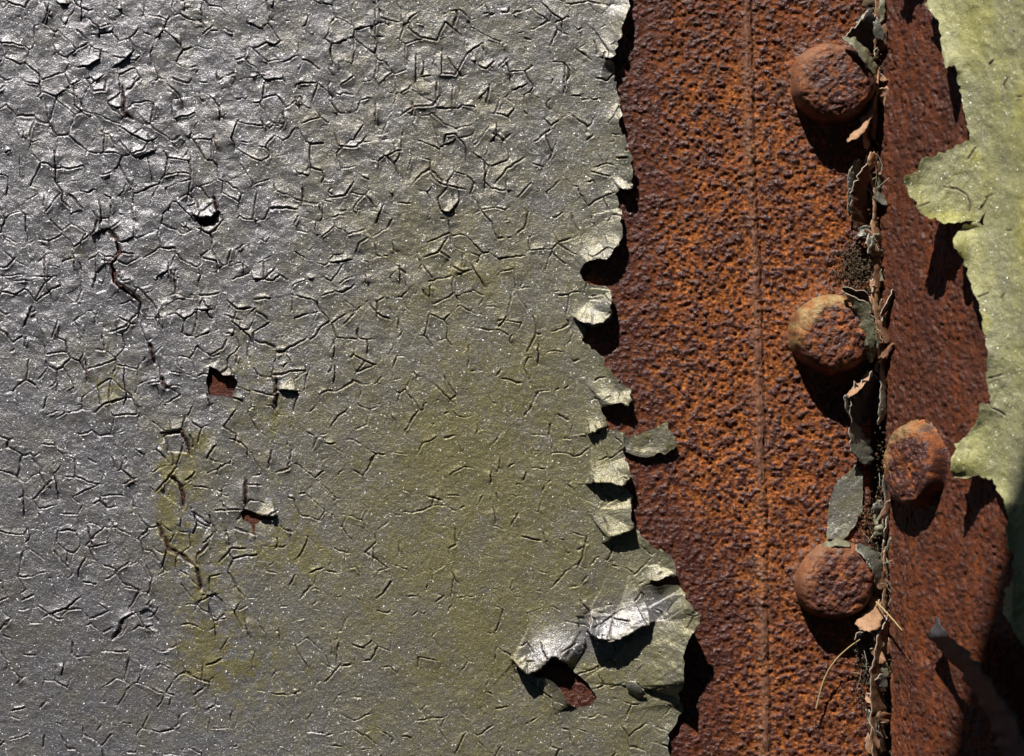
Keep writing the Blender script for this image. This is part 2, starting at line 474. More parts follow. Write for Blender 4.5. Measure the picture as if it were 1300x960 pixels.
# ================================================================== 2. PAINT ON THE LEFT PLATE
EDGE = [(801, -64), (797, -40), (803, -20), (801, 0), (798.5, 5), (796, 15), (793, 30), (789, 44), (784.5, 58), (781, 70), (777.5, 74.5), (768, 73), (769, 76), (778, 81), (780.5, 94),
        (783, 103), (784.5, 117), (787, 131), (788, 155), (792.6, 169), (797, 185), (801, 197), (803, 211), (802.5, 232), (802, 240),
        (785.6, 239), (783, 244.6), (785.6, 262), (788, 279), (790, 290), (791, 300), (790, 307), (778.6, 318), (774, 328), (771.6, 331),
        (760, 328), (750.5, 330), (741, 337), (735, 346), (736.4, 353.6), (748, 360.6), (760, 363.4), (777.4, 367), (777, 384), (776, 405),
        (767, 411), (753, 414.5), (743.4, 412), (734, 407), (739, 414), (743, 420), (739, 426), (740, 432), (748, 440), (762, 449.4), (767, 460), (775, 471.6), (783, 480),
        (795, 488), (801, 495), (801, 504.5), (798.5, 515), (790, 513), (781, 512), (771.6, 512.7), (763.4, 517.3), (765.7, 524), (770, 533.7),
        (770, 541), (757.5, 549), (750, 551), (758, 551), (771.6, 545), (781, 547), (790, 552), (793, 560), (792, 571), (795, 580.6), (798.5, 590), (802.5, 602), (800, 609),
        (793, 619), (785, 617), (797, 622), (801, 628), (802, 646), (802.5, 658), (807, 671), (813.4, 680.5), (825, 692), (834.5, 698), (846, 699),
        (853, 708.6), (858, 722.7), (857, 728.5), (844, 734), (827.5, 739), (816, 744), (812, 751), (818, 745), (827.5, 742.6), (862.6, 741.4),
        (874, 762.5), (886, 781), (888.4, 790.6), (881.4, 802), (872, 821), (868.5, 833), (868.5, 866), (862, 884), (868, 900), (858, 921), (846, 935),
        (851, 962), (858, 990), (850, 1036)]
OUT = EDGE + [(-56, 1036), (-56, -64)]
HOLES = [
    [(265.6, 464.4), (275, 469), (283, 478.4), (295, 476), (301, 485), (295, 505), (275, 502.5), (264, 500), (262, 488)],
    [(304.7, 649.7), (312.5, 645), (325, 652), (342, 657), (353, 655), (346, 660), (331, 659), (324, 664), (322, 678), (317, 664), (308, 659)],
    [(251.6, 276.5), (265.6, 275), (277, 267), (273, 281), (261, 287.5), (253, 286)],
    [(676, 858), (689, 849), (698.6, 837), (708, 836), (717, 842), (728, 852), (740, 863), (752, 874), (758, 886), (748, 897), (730, 898), (722, 892), (713, 876), (704, 867), (693, 861), (684, 860)],
    [(226, 612), (230, 620), (234, 629), (233, 641), (231, 646), (231, 630), (228, 619)],
    [(147, 303), (152, 314), (155, 321), (151, 323), (148, 314)],
    [(141, 333), (147, 345), (146, 358), (156, 364), (178, 381), (174, 381), (155, 368), (143, 359), (142, 345)],
]
outline = ragged(OUT, 2.3, 61)
holes = [ragged(h, 1.4, 70 + i) for i, h in enumerate(HOLES)]

PU0, PV0, PW, PH = -60, -70, 960, 1110
pu = np.arange(PU0, PU0 + PW); pv = np.arange(PV0, PV0 + PH)
U, V = np.meshgrid(pu.astype(float), pv.astype(float))
# how strongly the film is wrinkled (rough top left, calm lower middle)
rough = np.clip(0.22 + 0.9 * blob(U, V, 150, 60, 420, 330) + 0.45 * blob(U, V, 480, 170, 260, 220) + 0.5 * blob(U, V, 140, 470, 200, 230), 0.2, 1)
rough *= 1 - 0.55 * blob(U, V, 590, 640, 170, 230)
groove = np.zeros(U.shape); lips = np.zeros(U.shape)
def stamp(line, hw, depth, lip, asym, reach=6.0):
    line = np.asarray(line, float)
    r = int(reach * 2.6) + 3
    i0 = int(line[:, 0].min()) - r - PU0; i1 = int(line[:, 0].max()) + r - PU0
    j0 = int(line[:, 1].min()) - r - PV0; j1 = int(line[:, 1].max()) + r - PV0
    i0 = max(i0, 0); j0 = max(j0, 0); i1 = min(i1, PW); j1 = min(j1, PH)
    if i1 - i0 < 3 or j1 - j0 < 3: return
    d, sd, pos = seg_dist(U[j0:j1, i0:i1], V[j0:j1, i0:i1], line)
    tap = np.clip(np.minimum(pos, 1 - pos) * 5, 0.0, 1) ** 0.6
    g = depth * np.clip(1.25 - d / (hw * (0.35 + 0.65 * tap)), 0, 1) * (0.35 + 0.65 * tap)
    tl = np.clip(np.minimum(pos, 1 - pos) * 3.5, 0, 1)
    L = lip * tl * (np.exp(-(d / reach) ** 1.2) + 0.55 * np.exp(-(d / 1.9) ** 2)) * np.where(sd > 0, 1 + asym, 1 - asym)
    groove[j0:j1, i0:i1] = np.maximum(groove[j0:j1, i0:i1], g)
    lips[j0:j1, i0:i1] = np.maximum(lips[j0:j1, i0:i1], L)

def wander(a, b, amp, n=5):
    a = np.asarray(a, float); b = np.asarray(b, float)
    t = np.linspace(0, 1, n)[:, None]
    p = a + (b - a) * t
    nrm = np.array([-(b - a)[1], (b - a)[0]]); nrm /= max(np.hypot(*nrm), 1e-6)
    off = np.sin(np.pi * t[:, 0]) * rng.normal(0, amp) + rng.normal(0, amp * 0.35, n) * np.sin(np.pi * t[:, 0]).clip(0.0)
    return p + off[:, None] * nrm
def warp(p, k):
    p = np.asarray(p, float)
    return p + k * np.stack([fbm(p[:, 0], p[:, 1], 120, 81, 2), fbm(p[:, 0], p[:, 1], 120, 85, 2)], -1)

def density(x, y):
    d = 0.34 + 0.40 * math.exp(-((x - 250) / 420) ** 2 - ((y - 120) / 330) ** 2) + 0.16 * math.exp(-((x - 120) / 190) ** 2 - ((y - 480) / 260) ** 2)
    d *= 1 - 0.45 * math.exp(-((x - 600) / 150) ** 2 - ((y - 680) / 260) ** 2)
    return d
# shrinkage plates: irregular cells, each tilted and cupped a little on its own; cracks follow some of their borders
A = 25.0
WU = U + 9 * fbm(U, V, 60, 81, 2) + 1.6 * fbm(U, V, 9, 82, 2); WV = V + 9 * fbm(U, V, 60, 85, 2) + 1.6 * fbm(U, V, 9, 86, 2)
gi = np.floor(WU / A).astype(int); gj = np.floor(WV / A).astype(int)
sg = np.random.default_rng(91)
jx = sg.uniform(0.02, 0.98, (64, 64)); jy = sg.uniform(0.02, 0.98, (64, 64))
tx = sg.normal(0, 1, (64, 64)); ty = sg.normal(0, 1, (64, 64)); bz = sg.normal(0, 1, (64, 64)); eh = sg.random((64, 64))
f1 = np.full(U.shape, 1e9); f2 = np.full(U.shape, 1e9)
c1i = np.zeros(U.shape, int); c1j = c1i.copy(); c2i = c1i.copy(); c2j = c1i.copy()
for oi in (-2, -1, 0, 1, 2):
    for oj in (-2, -1, 0, 1, 2):
        ii = gi + oi; jj = gj + oj
        d = (WU - (ii + jx[ii % 64, jj % 64]) * A) ** 2 + (WV - (jj + jy[ii % 64, jj % 64]) * A) ** 2
        m1 = d < f1; m2 = (~m1) & (d < f2)
        f2 = np.where(m1, f1, np.where(m2, d, f2))
        c2i = np.where(m1, c1i, np.where(m2, ii, c2i)); c2j = np.where(m1, c1j, np.where(m2, jj, c2j))
        f1 = np.where(m1, d, f1); c1i = np.where(m1, ii, c1i); c1j = np.where(m1, jj, c1j)
s1x = (c1i + jx[c1i % 64, c1j % 64]) * A; s1y = (c1j + jy[c1i % 64, c1j % 64]) * A
s2x = (c2i + jx[c2i % 64, c2j % 64]) * A; s2y = (c2j + jy[c2i % 64, c2j % 64]) * A
ED = (f2 - f1) / (2 * np.hypot(s2x - s1x, s2y - s1y) + 1e-6)          # distance to the cell border
hsh = (eh[c1i % 64, c1j % 64] * eh[c2i % 64, c2j % 64] * 97.3 + eh[c1i % 64, c2j % 64] * eh[c2i % 64, c1j % 64] * 0 + (eh[c1i % 64, c1j % 64] + eh[c2i % 64, c2j % 64]) * 31.7) % 1.0
dens = 0.56 + 0.30 * np.exp(-((U - 230) / 430) ** 2 - ((V - 130) / 340) ** 2) + 0.16 * np.exp(-((U - 120) / 190) ** 2 - ((V - 480) / 260) ** 2)
dens *= 1 - 0.42 * np.exp(-((U - 600) / 150) ** 2 - ((V - 690) / 270) ** 2)
open_ = np.clip((dens * 0.70 - hsh + 0.55 * fbm(U, V, 12, 87, 2)) * 3.0, 0, 1)
wdt = (0.5 + 0.72 * open_) * (0.8 + 0.4 * ((hsh * 7.7) % 1))
groove = np.maximum(groove, (1.0 + 2.6 * open_) * np.clip(1.25 - ED / wdt, 0, 1) * (open_ > 0.02))
side = ((eh[c1i % 64, c1j % 64] * 53.1) % 1)
lips = np.maximum(lips, open_ * (0.35 + 1.5 * side) * (np.exp(-(ED / 4.6) ** 1.2) + 0.45 * np.exp(-(ED / 1.9) ** 2)))
PLATE = (bz[c1i % 64, c1j % 64] * 0.42 + tx[c1i % 64, c1j % 64] * (WU - s1x) / A * 1.5 + ty[c1i % 64, c1j % 64] * (WV - s1y) / A * 1.5)
PLATE = np.clip(PLATE, -2.2, 2.2) * (0.25 + 0.75 * sstep(0, 2.2, ED)) * np.clip(0.22 + 0.8 * open_ + 0.3 * fbm(U, V, 50, 89, 2), 0.06, 1.1)
# single longer cracks
for _ in range(430):
    x, y = rng.uniform(-50, 870), rng.uniform(-60, 1030)
    if rng.random() > density(x, y) * 1.1: continue
    an = rng.choice([rng.normal(1.5, 0.3), rng.normal(0.2, 0.35), rng.normal(-0.8, 0.3), rng.uniform(0, 3.1)])
    l = rng.uniform(6, 21)
    p = np.array([x, y]); e = np.array([math.cos(an), math.sin(an)]) * l / 2
    st = rng.random()
    stamp(wander(p - e, p + e, 1.8), 0.68 + 0.75 * st, 1.4 + 2.6 * st, 0.4 + 1.7 * st, rng.uniform(-0.9, 0.9), rng.uniform(2.5, 6))
# the cracks one can recognise in the photograph
def Z1(p): return [(x / 3.2, y / 3.2) for x, y in p]
def Z2(p): return [(400 + x / 3.2, y / 3.2) for x, y in p]
def Z3(p): return [(x / 3.2, 280 + y / 3.2) for x, y in p]
def Z4(p): return [(400 + x / 3.2, 280 + y / 3.2) for x, y in p]
def Z5(p): return [(x / 3.2, 570 + y / 3.2) for x, y in p]
def Z6(p): return [(400 + x / 3.2, 570 + y / 3.2) for x, y in p]
MAJOR = [Z1(p) for p in (
    [(500, 345), (503, 460), (540, 490)], [(445, 430), (500, 440)], [(185, 415), (193, 470), (207, 535)], [(600, 640), (620, 740)], [(775, 630), (775, 740), (755, 830)],
    [(220, 610), (225, 690)], [(330, 0), (330, 90)], [(360, 75), (402, 112), (450, 100)], [(402, 112), (405, 150)], [(300, 350), (305, 430), (360, 475)],
    [(480, 510), (545, 550), (600, 575), (640, 560)], [(485, 570), (530, 625), (580, 610), (600, 578)], [(410, 200), (403, 240), (365, 265), (310, 275)],
    [(545, 205), (500, 250), (455, 280)], [(210, 720), (255, 780), (250, 815), (290, 850)], [(890, 430), (892, 490)], [(965, 490), (938, 560), (960, 610)],
    [(1150, 450), (1155, 500), (1140, 530)], [(685, 345), (730, 390), (750, 440)], [(350, 320), (380, 372), (428, 368), (430, 320)], [(405, 815), (412, 905)], [(180, 10), (195, 60), (190, 100)], [(865, 545), (885, 620)])]
MAJOR += [Z2(p) for p in ([(245, 40), (245, 190)], [(380, 70), (380, 115), (420, 150), (495, 165), (530, 90), (600, 150)], [(515, 195), (512, 300), (570, 305), (620, 215)], [(410, 220), (408, 340)],
    [(560, 345), (555, 465)], [(510, 385), (480, 430), (400, 435), (345, 470)], [(660, 265), (695, 280), (730, 250)], [(775, 250), (800, 325)], [(245, 420), (245, 510)], [(920, 10), (960, 50), (1000, 80), (1005, 140)],
    [(75, 540), (95, 595), (170, 595), (210, 555)], [(520, 600), (530, 550), (570, 545), (610, 590), (615, 665)], [(735, 500), (738, 545), (715, 580)], [(738, 545), (770, 575)], [(850, 640), (775, 690), (730, 750)],
    [(465, 700), (500, 745), (610, 770)], [(540, 760), (500, 805), (510, 855), (545, 865), (585, 815), (582, 770)], [(690, 660), (690, 770)], [(1015, 250), (1012, 390)], [(930, 540), (965, 630)], [(275, 830), (245, 910)], [(160, 740), (120, 795), (60, 805)],
    [(800, 370), (865, 340)], [(710, 340), (695, 425)], [(1120, 700), (1200, 715)], [(1220, 640), (1275, 640)], [(1155, 235), (1215, 240)])]
MAJOR += [Z3(p) for p in ([(370, 60), (405, 45), (440, 38)], [(405, 0), (405, 45)], [(440, 38), (485, 5)], [(440, 38), (470, 75), (490, 130), (450, 170), (410, 160)], [(450, 170), (465, 250), (520, 285), (570, 325), (565, 405)],
    [(490, 130), (550, 138)], [(570, 415), (600, 500), (625, 575)], [(648, 590), (655, 655), (715, 700)], [(655, 655), (600, 665)], [(510, 590), (500, 650), (515, 710), (500, 760)], [(500, 725), (430, 740), (385, 780)],
    [(820, 150), (880, 165), (885, 205)], [(645, 375), (655, 440)], [(180, 130), (182, 240), (215, 340)], [(300, 130), (305, 220)], [(560, 375), (510, 430), (440, 455)], [(1125, 640), (1122, 700), (1120, 770)], [(1030, 690), (1118, 715)], [(1130, 690), (1215, 695)],
    [(650, 862), (740, 855), (758, 905), (775, 950)], [(740, 850), (752, 800)], [(790, 362), (865, 362)], [(920, 320), (965, 360), (1025, 355)], [(960, 365), (945, 410), (1020, 480), (1022, 510)], [(850, 550), (905, 520), (925, 480)], [(685, 170), (685, 250)],
    [(0, 190), (30, 190), (65, 150)], [(60, 245), (115, 245)], [(1070, 170), (1072, 240), (1120, 195)], [(985, 180), (990, 220)], [(350, 575), (355, 660)], [(235, 410), (210, 480)], [(840, 700), (855, 760)], [(945, 720), (985, 735)], [(130, 350), (95, 430)], [(980, 900), (1005, 930), (1005, 960)])]
MAJOR += [Z4(p) for p in ([(540, 65), (500, 130), (440, 150)], [(505, 125), (550, 155)], [(60, 172), (150, 160)], [(165, 140), (180, 90), (215, 70)], [(635, 180), (690, 270)], [(560, 190), (610, 215)], [(470, 260), (465, 315)], [(225, 345), (265, 385), (305, 400)],
    [(160, 380), (115, 420)], [(210, 480), (215, 545)], [(75, 490), (75, 560)], [(205, 565), (165, 625)], [(780, 390), (745, 430)], [(905, 500), (908, 590)], [(490, 670), (565, 745)], [(85, 590), (75, 665)], [(345, 180), (345, 260)], [(205, 220), (207, 260)], [(440, 185), (480, 240)])]
MAJOR += [Z5(p) for p in ([(690, 105), (730, 140), (745, 185), (742, 250)], [(630, 180), (690, 110), (720, 70)], [(785, 265), (800, 295), (860, 320)], [(800, 295), (785, 345)], [(635, 300), (675, 375), (680, 405), (740, 430), (795, 480), (815, 570)], [(845, 395), (800, 440), (800, 480)], [(680, 405), (655, 490)],
    [(555, 665), (500, 690), (490, 740), (455, 780)], [(555, 665), (585, 720), (610, 735), (628, 760)], [(800, 625), (850, 600)], [(850, 640), (870, 700), (880, 780)], [(870, 700), (920, 685)], [(995, 690), (1012, 770)], [(825, 865), (820, 940), (740, 905)], [(820, 940), (855, 950)], [(835, 880), (905, 855)],
    [(995, 120), (998, 235)], [(870, 250), (930, 248), (985, 250)], [(998, 145), (1060, 150)], [(1090, 275), (1130, 250)], [(220, 110), (240, 200)], [(215, 125), (155, 185)], [(95, 180), (98, 275)], [(355, 310), (385, 425)], [(530, 455), (460, 510)], [(515, 565), (575, 575)], [(620, 520), (600, 600)], [(180, 680), (270, 645), (330, 600)], [(260, 870), (250, 920)], [(95, 925), (65, 960)], [(1000, 405), (940, 405), (890, 465)], [(920, 340), (935, 395)], [(610, 615), (600, 640)], [(350, 440), (320, 490), (320, 525)], [(20, 720), (45, 690)], [(560, 115), (500, 145)], [(1105, 0), (1090, 80)], [(1185, 0), (1170, 80), (1120, 100)])]
MAJOR += [Z6(p) for p in ([(725, 240), (735, 305)], [(825, 260), (795, 315)], [(715, 90), (715, 140)], [(235, 400), (240, 450)], [(455, 190), (515, 210)], [(1105, 350), (1085, 440), (1065, 490)], [(835, 355), (920, 375)], [(110, 870), (40, 950)], [(860, 95), (845, 130)], [(555, 500), (580, 545)], [(1110, 650), (1122, 695), (1108, 745), (1150, 778), (1225, 780)], [(1118, 670), (1158, 722)], [(915, 785), (930, 830), (962, 880)], [(795, 855), (830, 890), (860, 922)], [(1230, 660), (1180, 700), (1130, 730)], [(1075, 615), (1112, 660)], [(1280, 700), (1210, 690)], [(865, 840), (830, 880)], [(1060, 790), (1000, 830)])]
for p in MAJOR:
    d = np.asarray(p, float)
    line = dense(d, 4, False) + rng.normal(0, 0.45, (len(dense(d, 4, False)), 2))
    stamp(line, 1.15 + 0.4 * rng.random(), 4.0, 1.9 + 0.8 * rng.random(), rng.uniform(-0.6, 0.6), rng.uniform(5, 8))
for p in ([(116, 299), (127, 294), (137, 292), (147, 303), (153, 321), (141, 333), (145, 358), (162, 369), (178, 381), (176, 406)], [(188, 434), (193, 448), (197, 462)], [(204, 478), (206, 486), (214, 494)], [(204, 550), (220, 549), (231, 547), (237, 562), (243, 580)], [(200, 665), (211, 688), (214, 697), (231, 705), (248, 720)], [(156, 110), (157, 142), (169, 153)], [(270, 250), (276, 268)], [(156, 786), (152, 800), (143, 812)], [(215, 603), (228, 614), (233, 628), (232, 648)], [(250, 720), (254, 735), (255, 750)], [(351, 482), (350, 520)], [(312, 609), (312, 645)]):
    stamp(dense(p, 4, False) + rng.normal(0, 0.5, (len(dense(p, 4, False)), 2)), 3.1, 5.2, 2.6, 0.5, 9)

# large curls: (line along the free edge, height, reach, raised side: 0 both, 1 right of travel on screen, -1 left)
LIFT = np.zeros(U.shape); TEAR = np.zeros(U.shape)
CURLS = [
    ([(800, 2), (795, 20), (789, 44), (781, 70), (777, 74), (762, 72)], 13, 20, 0),
    ([(787, 131), (797, 185), (803, 215), (803, 240)], 9, 12, 0),
    ([(803, 232), (800, 239), (785, 239)], 7, 10, 0),
    ([(785, 262), (791, 300), (778, 318), (771, 331), (760, 328), (741, 337), (734, 348)], 11, 17, 0),
    ([(777, 367), (777, 384), (776, 405), (760, 413), (740, 411), (725, 401)], 16, 22, 1),
    ([(801, 495), (800, 512), (790, 513), (772, 512), (763, 517)], 10, 17, 0),
    ([(771, 541), (757, 549), (746, 551)], 6, 14, 1),
    ([(795, 578), (803, 602), (800, 609), (793, 619), (776, 615), (755, 613), (742, 614)], 14, 24, 1),
    ([(801, 628), (802, 646), (802, 658), (807, 671), (790, 679), (776, 684), (763, 692)], 13, 22, 1),
    ([(834, 698), (846, 699), (853, 708), (858, 722), (857, 728), (844, 734), (818, 743)], 9, 16, 0),
    ([(862, 741), (874, 762), (886, 781), (881, 802), (872, 821), (868, 866), (866, 900)], 34, 42, 0),
    ([(841, 781), (825, 793), (804, 803), (790, 813), (775, 815), (760, 814), (746, 804), (750, 780), (746, 772)], 24, 34, 1),
    ([(728, 852), (708, 836), (698, 837), (689, 849), (670, 858), (660, 848), (646, 837)], 19, 30, 1),
    ([(278, 266), (270, 275), (252, 276), (244, 270)], 9, 13, 1),
    ([(325, 652), (342, 657), (354, 654)], 7, 14, -1),
    ([(680, 862), (693, 861), (704, 867), (713, 876), (722, 892), (728, 900)], 9, 13, 0),
    ([(380, 497), (366, 495), (352, 496)], 3.5, 12, 1),
    ([(297, 475), (283, 478), (266, 463)], 5, 10, 0),
]
for line, amp, reach, sgn in CURLS:
    line0 = np.asarray(line, float); line = line0
    r = int(reach * 3)
    i0 = max(int(line[:, 0].min()) - r - PU0, 0); i1 = min(int(line[:, 0].max()) + r - PU0, PW)
    j0 = max(int(line[:, 1].min()) - r - PV0, 0); j1 = min(int(line[:, 1].max()) + r - PV0, PH)
    amp *= 0.92; reach *= 0.9
    for _k in (0, 1):
        q = np.asarray(line0 if _k == 0 else q2, float)
        q2 = np.vstack([q[:1]] + [np.stack([0.75 * q[i] + 0.25 * q[i + 1], 0.25 * q[i] + 0.75 * q[i + 1]]) for i in range(len(q) - 1)] + [q[-1:]])
    line = dense(q2, 5, False)
    line = line + rng.normal(0, 0.9, line.shape)
    d, sd, pos = seg_dist(U[j0:j1, i0:i1], V[j0:j1, i0:i1], line)
    tap = sstep(0, 0.22, np.minimum(pos, 1 - pos))
    Lf = amp * tap * np.exp(-(d / reach) ** 1.35)
    if sgn: Lf = np.where(sd * sgn > 0, Lf, -3.0 * tap * np.exp(-(d / (reach * 0.8)) ** 1.3))
    old = LIFT[j0:j1, i0:i1]
    LIFT[j0:j1, i0:i1] = np.where(np.abs(Lf) > np.abs(old), Lf, old)
# every free border lifts a little
bp = dense(EDGE, 2.0, False)
dE = np.full(U.shape, 99.0)
x0 = 680 - PU0
for j0 in range(0, PH, 60):
    sub = bp[(bp[:, 1] > pv[j0] - 50) & (bp[:, 1] < pv[j0] + 110)]
    if len(sub) == 0: continue
    d2 = (U[j0:j0 + 60, x0:, None] - sub[:, 0]) ** 2 + (V[j0:j0 + 60, x0:, None] - sub[:, 1]) ** 2
    dE[j0:j0 + 60, x0:] = np.sqrt(d2.min(-1))
LIFT += (0.05 * np.clip(LIFT, 0, 30)) * fbm(U, V, 11, 92, 3) * 1.6
LIFT += (3.0 + 2.8 * fbm(U, V, 28, 91, 2)) * np.exp(-dE / 11)
BASE = 4.4 + 0.75 * PLATE * (0.25 + 0.75 * rough) + rough * (0.85 * fbm(U, V, 16, 93, 2) + 1.6 * fbm(U, V, 36, 95, 2)) + 0.5 * fbm(U, V, 110, 97, 2) + 0.26 * fbm(U, V, 6, 99, 2)
PAINT_H = BASE + lips * (0.55 + 0.6 * rough) + LIFT - groove * (0.75 + 0.25 * sstep(0, 0.6, rough))
REC = np.zeros(U.shape)
for poly in ([(116, 300), (127, 294), (139, 293), (149, 308), (152, 321), (141, 331), (128, 333)], [(122, 346), (135, 334), (144, 337), (146, 352), (138, 366), (124, 372), (116, 362)], [(214, 604), (226, 612), (233, 628), (231, 645), (216, 636), (204, 622)],
             [(262, 757), (274, 752), (284, 764), (286, 784), (272, 790), (264, 776)], [(176, 778), (188, 772), (202, 786), (200, 800), (188, 799)], [(204, 552), (231, 548), (236, 562), (240, 576), (214, 572)], [(246, 650), (268, 664), (262, 676), (248, 668)]):
    REC = np.maximum(REC, inside([ragged(poly, 1.5, 301)], pu, pv).astype(float))
PAINT_H -= 2.4 * REC
PAINT_H = np.maximum(PAINT_H, 0.6)
UND_SHADE = np.clip((groove - 1.5) / 2.6, 0, 1)  # crack mask: undercoat brown that also paints in the groove shade

def paint_h(u, v): return bilin(PAINT_H, u, v, PU0, PV0)
def paint_tone(u, v):
    f1 = fbm(u, v, 70, 101, 4); f2 = fbm(u, v, 24, 105, 3)
    f3 = fbm(u, v, 7, 109, 3)
    g = 0.08 + 0.52 * sstep(90, 620, u) * (0.6 + 0.4 * sstep(-50, 420, v)) + 0.12 * sstep(250, 700, v) + 0.17 * f1 + 0.20 * f2 + 0.16 * f3
    g += 0.20 * blob(u, v, 600, 620, 260, 260)
    for cu, cv, ru, rv, s in ((225, 620, 22, 60, .55), (232, 690, 32, 40, .5), (210, 590, 14, 45, .35), (268, 790, 34, 70, .5), (300, 850, 60, 45, .4), (250, 560, 24, 24, .3), (140, 480, 34, 30, .4), (110, 345, 20, 40, .25), (330, 490, 40, 60, .25), (352, 690, 60, 40, .35)):
        g = g + 1.5 * s * blob(u, v, cu, cv, ru, rv) * np.clip(0.62 + 0.75 * f2 + 0.9 * f3, 0, 1.3)
    g = g - 0.6 * np.exp(-((v - 805 + (u - 745) * 0.42) / 30) ** 2) * sstep(640, 680, u) * sstep(875, 830, u)
    g = g - 0.35 * bilin(REC, u, v, PU0, PV0)
    wrm = np.clip(0.55 * np.exp(-bilin(dE, u, v, PU0, PV0) / 34) * (0.7 + 0.5 * f2), 0, 1)
    hd = np.full(u.shape, 99.0)
    for hp in holes:
        c_ = hp.mean(0); k_ = (np.abs(u - c_[0]) < 70) & (np.abs(v - c_[1]) < 70)
        hd[k_] = np.minimum(hd[k_], np.sqrt(((u[k_, None] - hp[None, ::2, 0]) ** 2 + (v[k_, None] - hp[None, ::2, 1]) ** 2).min(1)))
    bleed = 0.55 * np.exp(-hd / 3.2) * np.clip(0.6 + 1.2 * f3, 0, 1)
    return np.stack([np.clip(g, 0, 1), wrm, np.maximum(np.maximum(bleed, bilin(UND_SHADE, u, v, PU0, PV0)), 0.20 * blob(u, v, 60, 800, 190, 230) * np.clip(0.7 + 0.7 * f2, 0, 1.3))], -1)  # rust bleed at holes; lower-left fall-off of the sheen is painted darker

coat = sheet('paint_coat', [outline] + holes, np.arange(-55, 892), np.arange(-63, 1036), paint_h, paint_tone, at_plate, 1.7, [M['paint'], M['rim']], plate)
coat['label'] = 'thick cracked grey paint with peeling ragged edge'

# ------------------------------------------------------------------ loose pieces built as ruled films
def spline(p, n):
    p = np.asarray(p, float)
    L = np.r_[0, np.cumsum(np.linalg.norm(np.diff(p[:, :2], axis=0), axis=1))]
    t = np.linspace(0, L[-1], n)
    out = np.stack([np.interp(t, L, p[:, k]) for k in range(p.shape[1])], -1)
    sm = out.copy(); sm[1:-1] = 0.5 * out[1:-1] + 0.25 * (out[:-2] + out[2:])
    return sm

def shard(name, A, B, mat, parent=None, place=at_plate, bulge=2.0, thick=1.1, rag=1.7, seed=1, rim='rim', n=None, m=9):
    ln = max(np.linalg.norm(np.diff(np.asarray(A, float)[:, :2], axis=0), axis=1).sum(), 20)
    n = n or int(min(80, max(14, ln / 1.6)))
    a = spline(A, n); b = spline(B, n)
    t = np.linspace(0, 1, m)[None, :, None]
    P = a[:, None] * (1 - t) + b[:, None] * t
    edge = np.abs(t[..., 0] * 2 - 1) ** 3
    for kx in (0, 1):
        P[..., kx] += rag * (0.25 + edge) * fbm(P[..., 0], P[..., 1], 6, seed * 7 + kx, 3)
    P[..., 2] += bulge * np.sin(np.pi * t[..., 0]) + 0.9 * fbm(P[..., 0], P[..., 1], 9, seed + 300, 3)
    # thin the two ends to torn points
    sc = np.sqrt(np.clip(np.minimum(np.arange(n), n - 1 - np.arange(n)) / (n * 0.10), 0.30, 1))
    gq = np.random.default_rng(seed + 4000)
    kq = np.arange(0, n + 3, 3)
    wl = np.interp(np.arange(n), kq, gq.normal(0, 0.16, len(kq))); wr = np.interp(np.arange(n), kq, gq.normal(0, 0.16, len(kq)))
    sd = t[..., 0] * 2 - 1
    sc = sc[:, None] * (1 + np.where(sd < 0, wl[:, None], wr[:, None]))
    tip = P[-1].mean(0)[:2] - P[0].mean(0)[:2]; tip = tip / (np.hypot(*tip) + 1e-6)
    for row, sg_ in ((0, -1), (1, -1), (n - 1, 1), (n - 2, 1)):
        P[row, :, :2] += sg_ * tip * gq.uniform(-2.5, 2.0, (m, 1)) * (1 if row in (0, n - 1) else 0.5)
    mid = P.mean(1, keepdims=True)
    P[..., :2] = mid[..., :2] + (P[..., :2] - mid[..., :2]) * sc[:, :, None]
    co = place(P[..., 0], P[..., 1], P[..., 2])
    o = link(name, grid_mesh(name, co, None), [M[mat], M[rim]], parent)
    s = o.modifiers.new('thickness', 'SOLIDIFY'); s.thickness = thick * S; s.offset = 0; s.material_offset_rim = 1; s.use_even_offset = False
    return o

# tongue of paint lying on the rust
TONGUE = [(776, 547), (782, 545), (790, 549.5), (795, 552.5), (811, 553), (818, 548.5), (832.5, 543), (840, 539), (847, 536), (849, 545), (854, 552), (860.6, 564), (856, 570),
          (848, 574), (844, 578), (838, 573.6), (833, 575), (828, 580.6), (814, 580), (807, 578), (798, 575), (786, 571)]
tu = np.arange(770, 866, 0.9); tv = np.arange(530, 586, 0.9)
flake = sheet('paint_flake', [ragged(TONGUE, 1.1, 131)], tu, tv,
              lambda u, v: 3.2 + 3.0 * sstep(800, 856, u) + 1.6 * fbm(u, v, 14, 133, 3) - 0.8 * sstep(545, 578, v) + 2.0,
              lambda u, v: np.stack([0.72 + 0.3 * fbm(u, v, 12, 135, 3), 0.1 + 0 * u, 0 * u], -1), at_plate, 1.5, [M['paint'], M['rim']], plate)
flake['label'] = 'tongue of olive paint peeled out over the rust'
# small triangle at the foot of the overlapping film
shard('paint_flake', [(795, 862, 10), (804, 866, 14), (816, 872, 14)], [(797, 882, 6), (808, 884, 8), (820, 884, 8)], 'loose_paint', plate, bulge=2, seed=6)
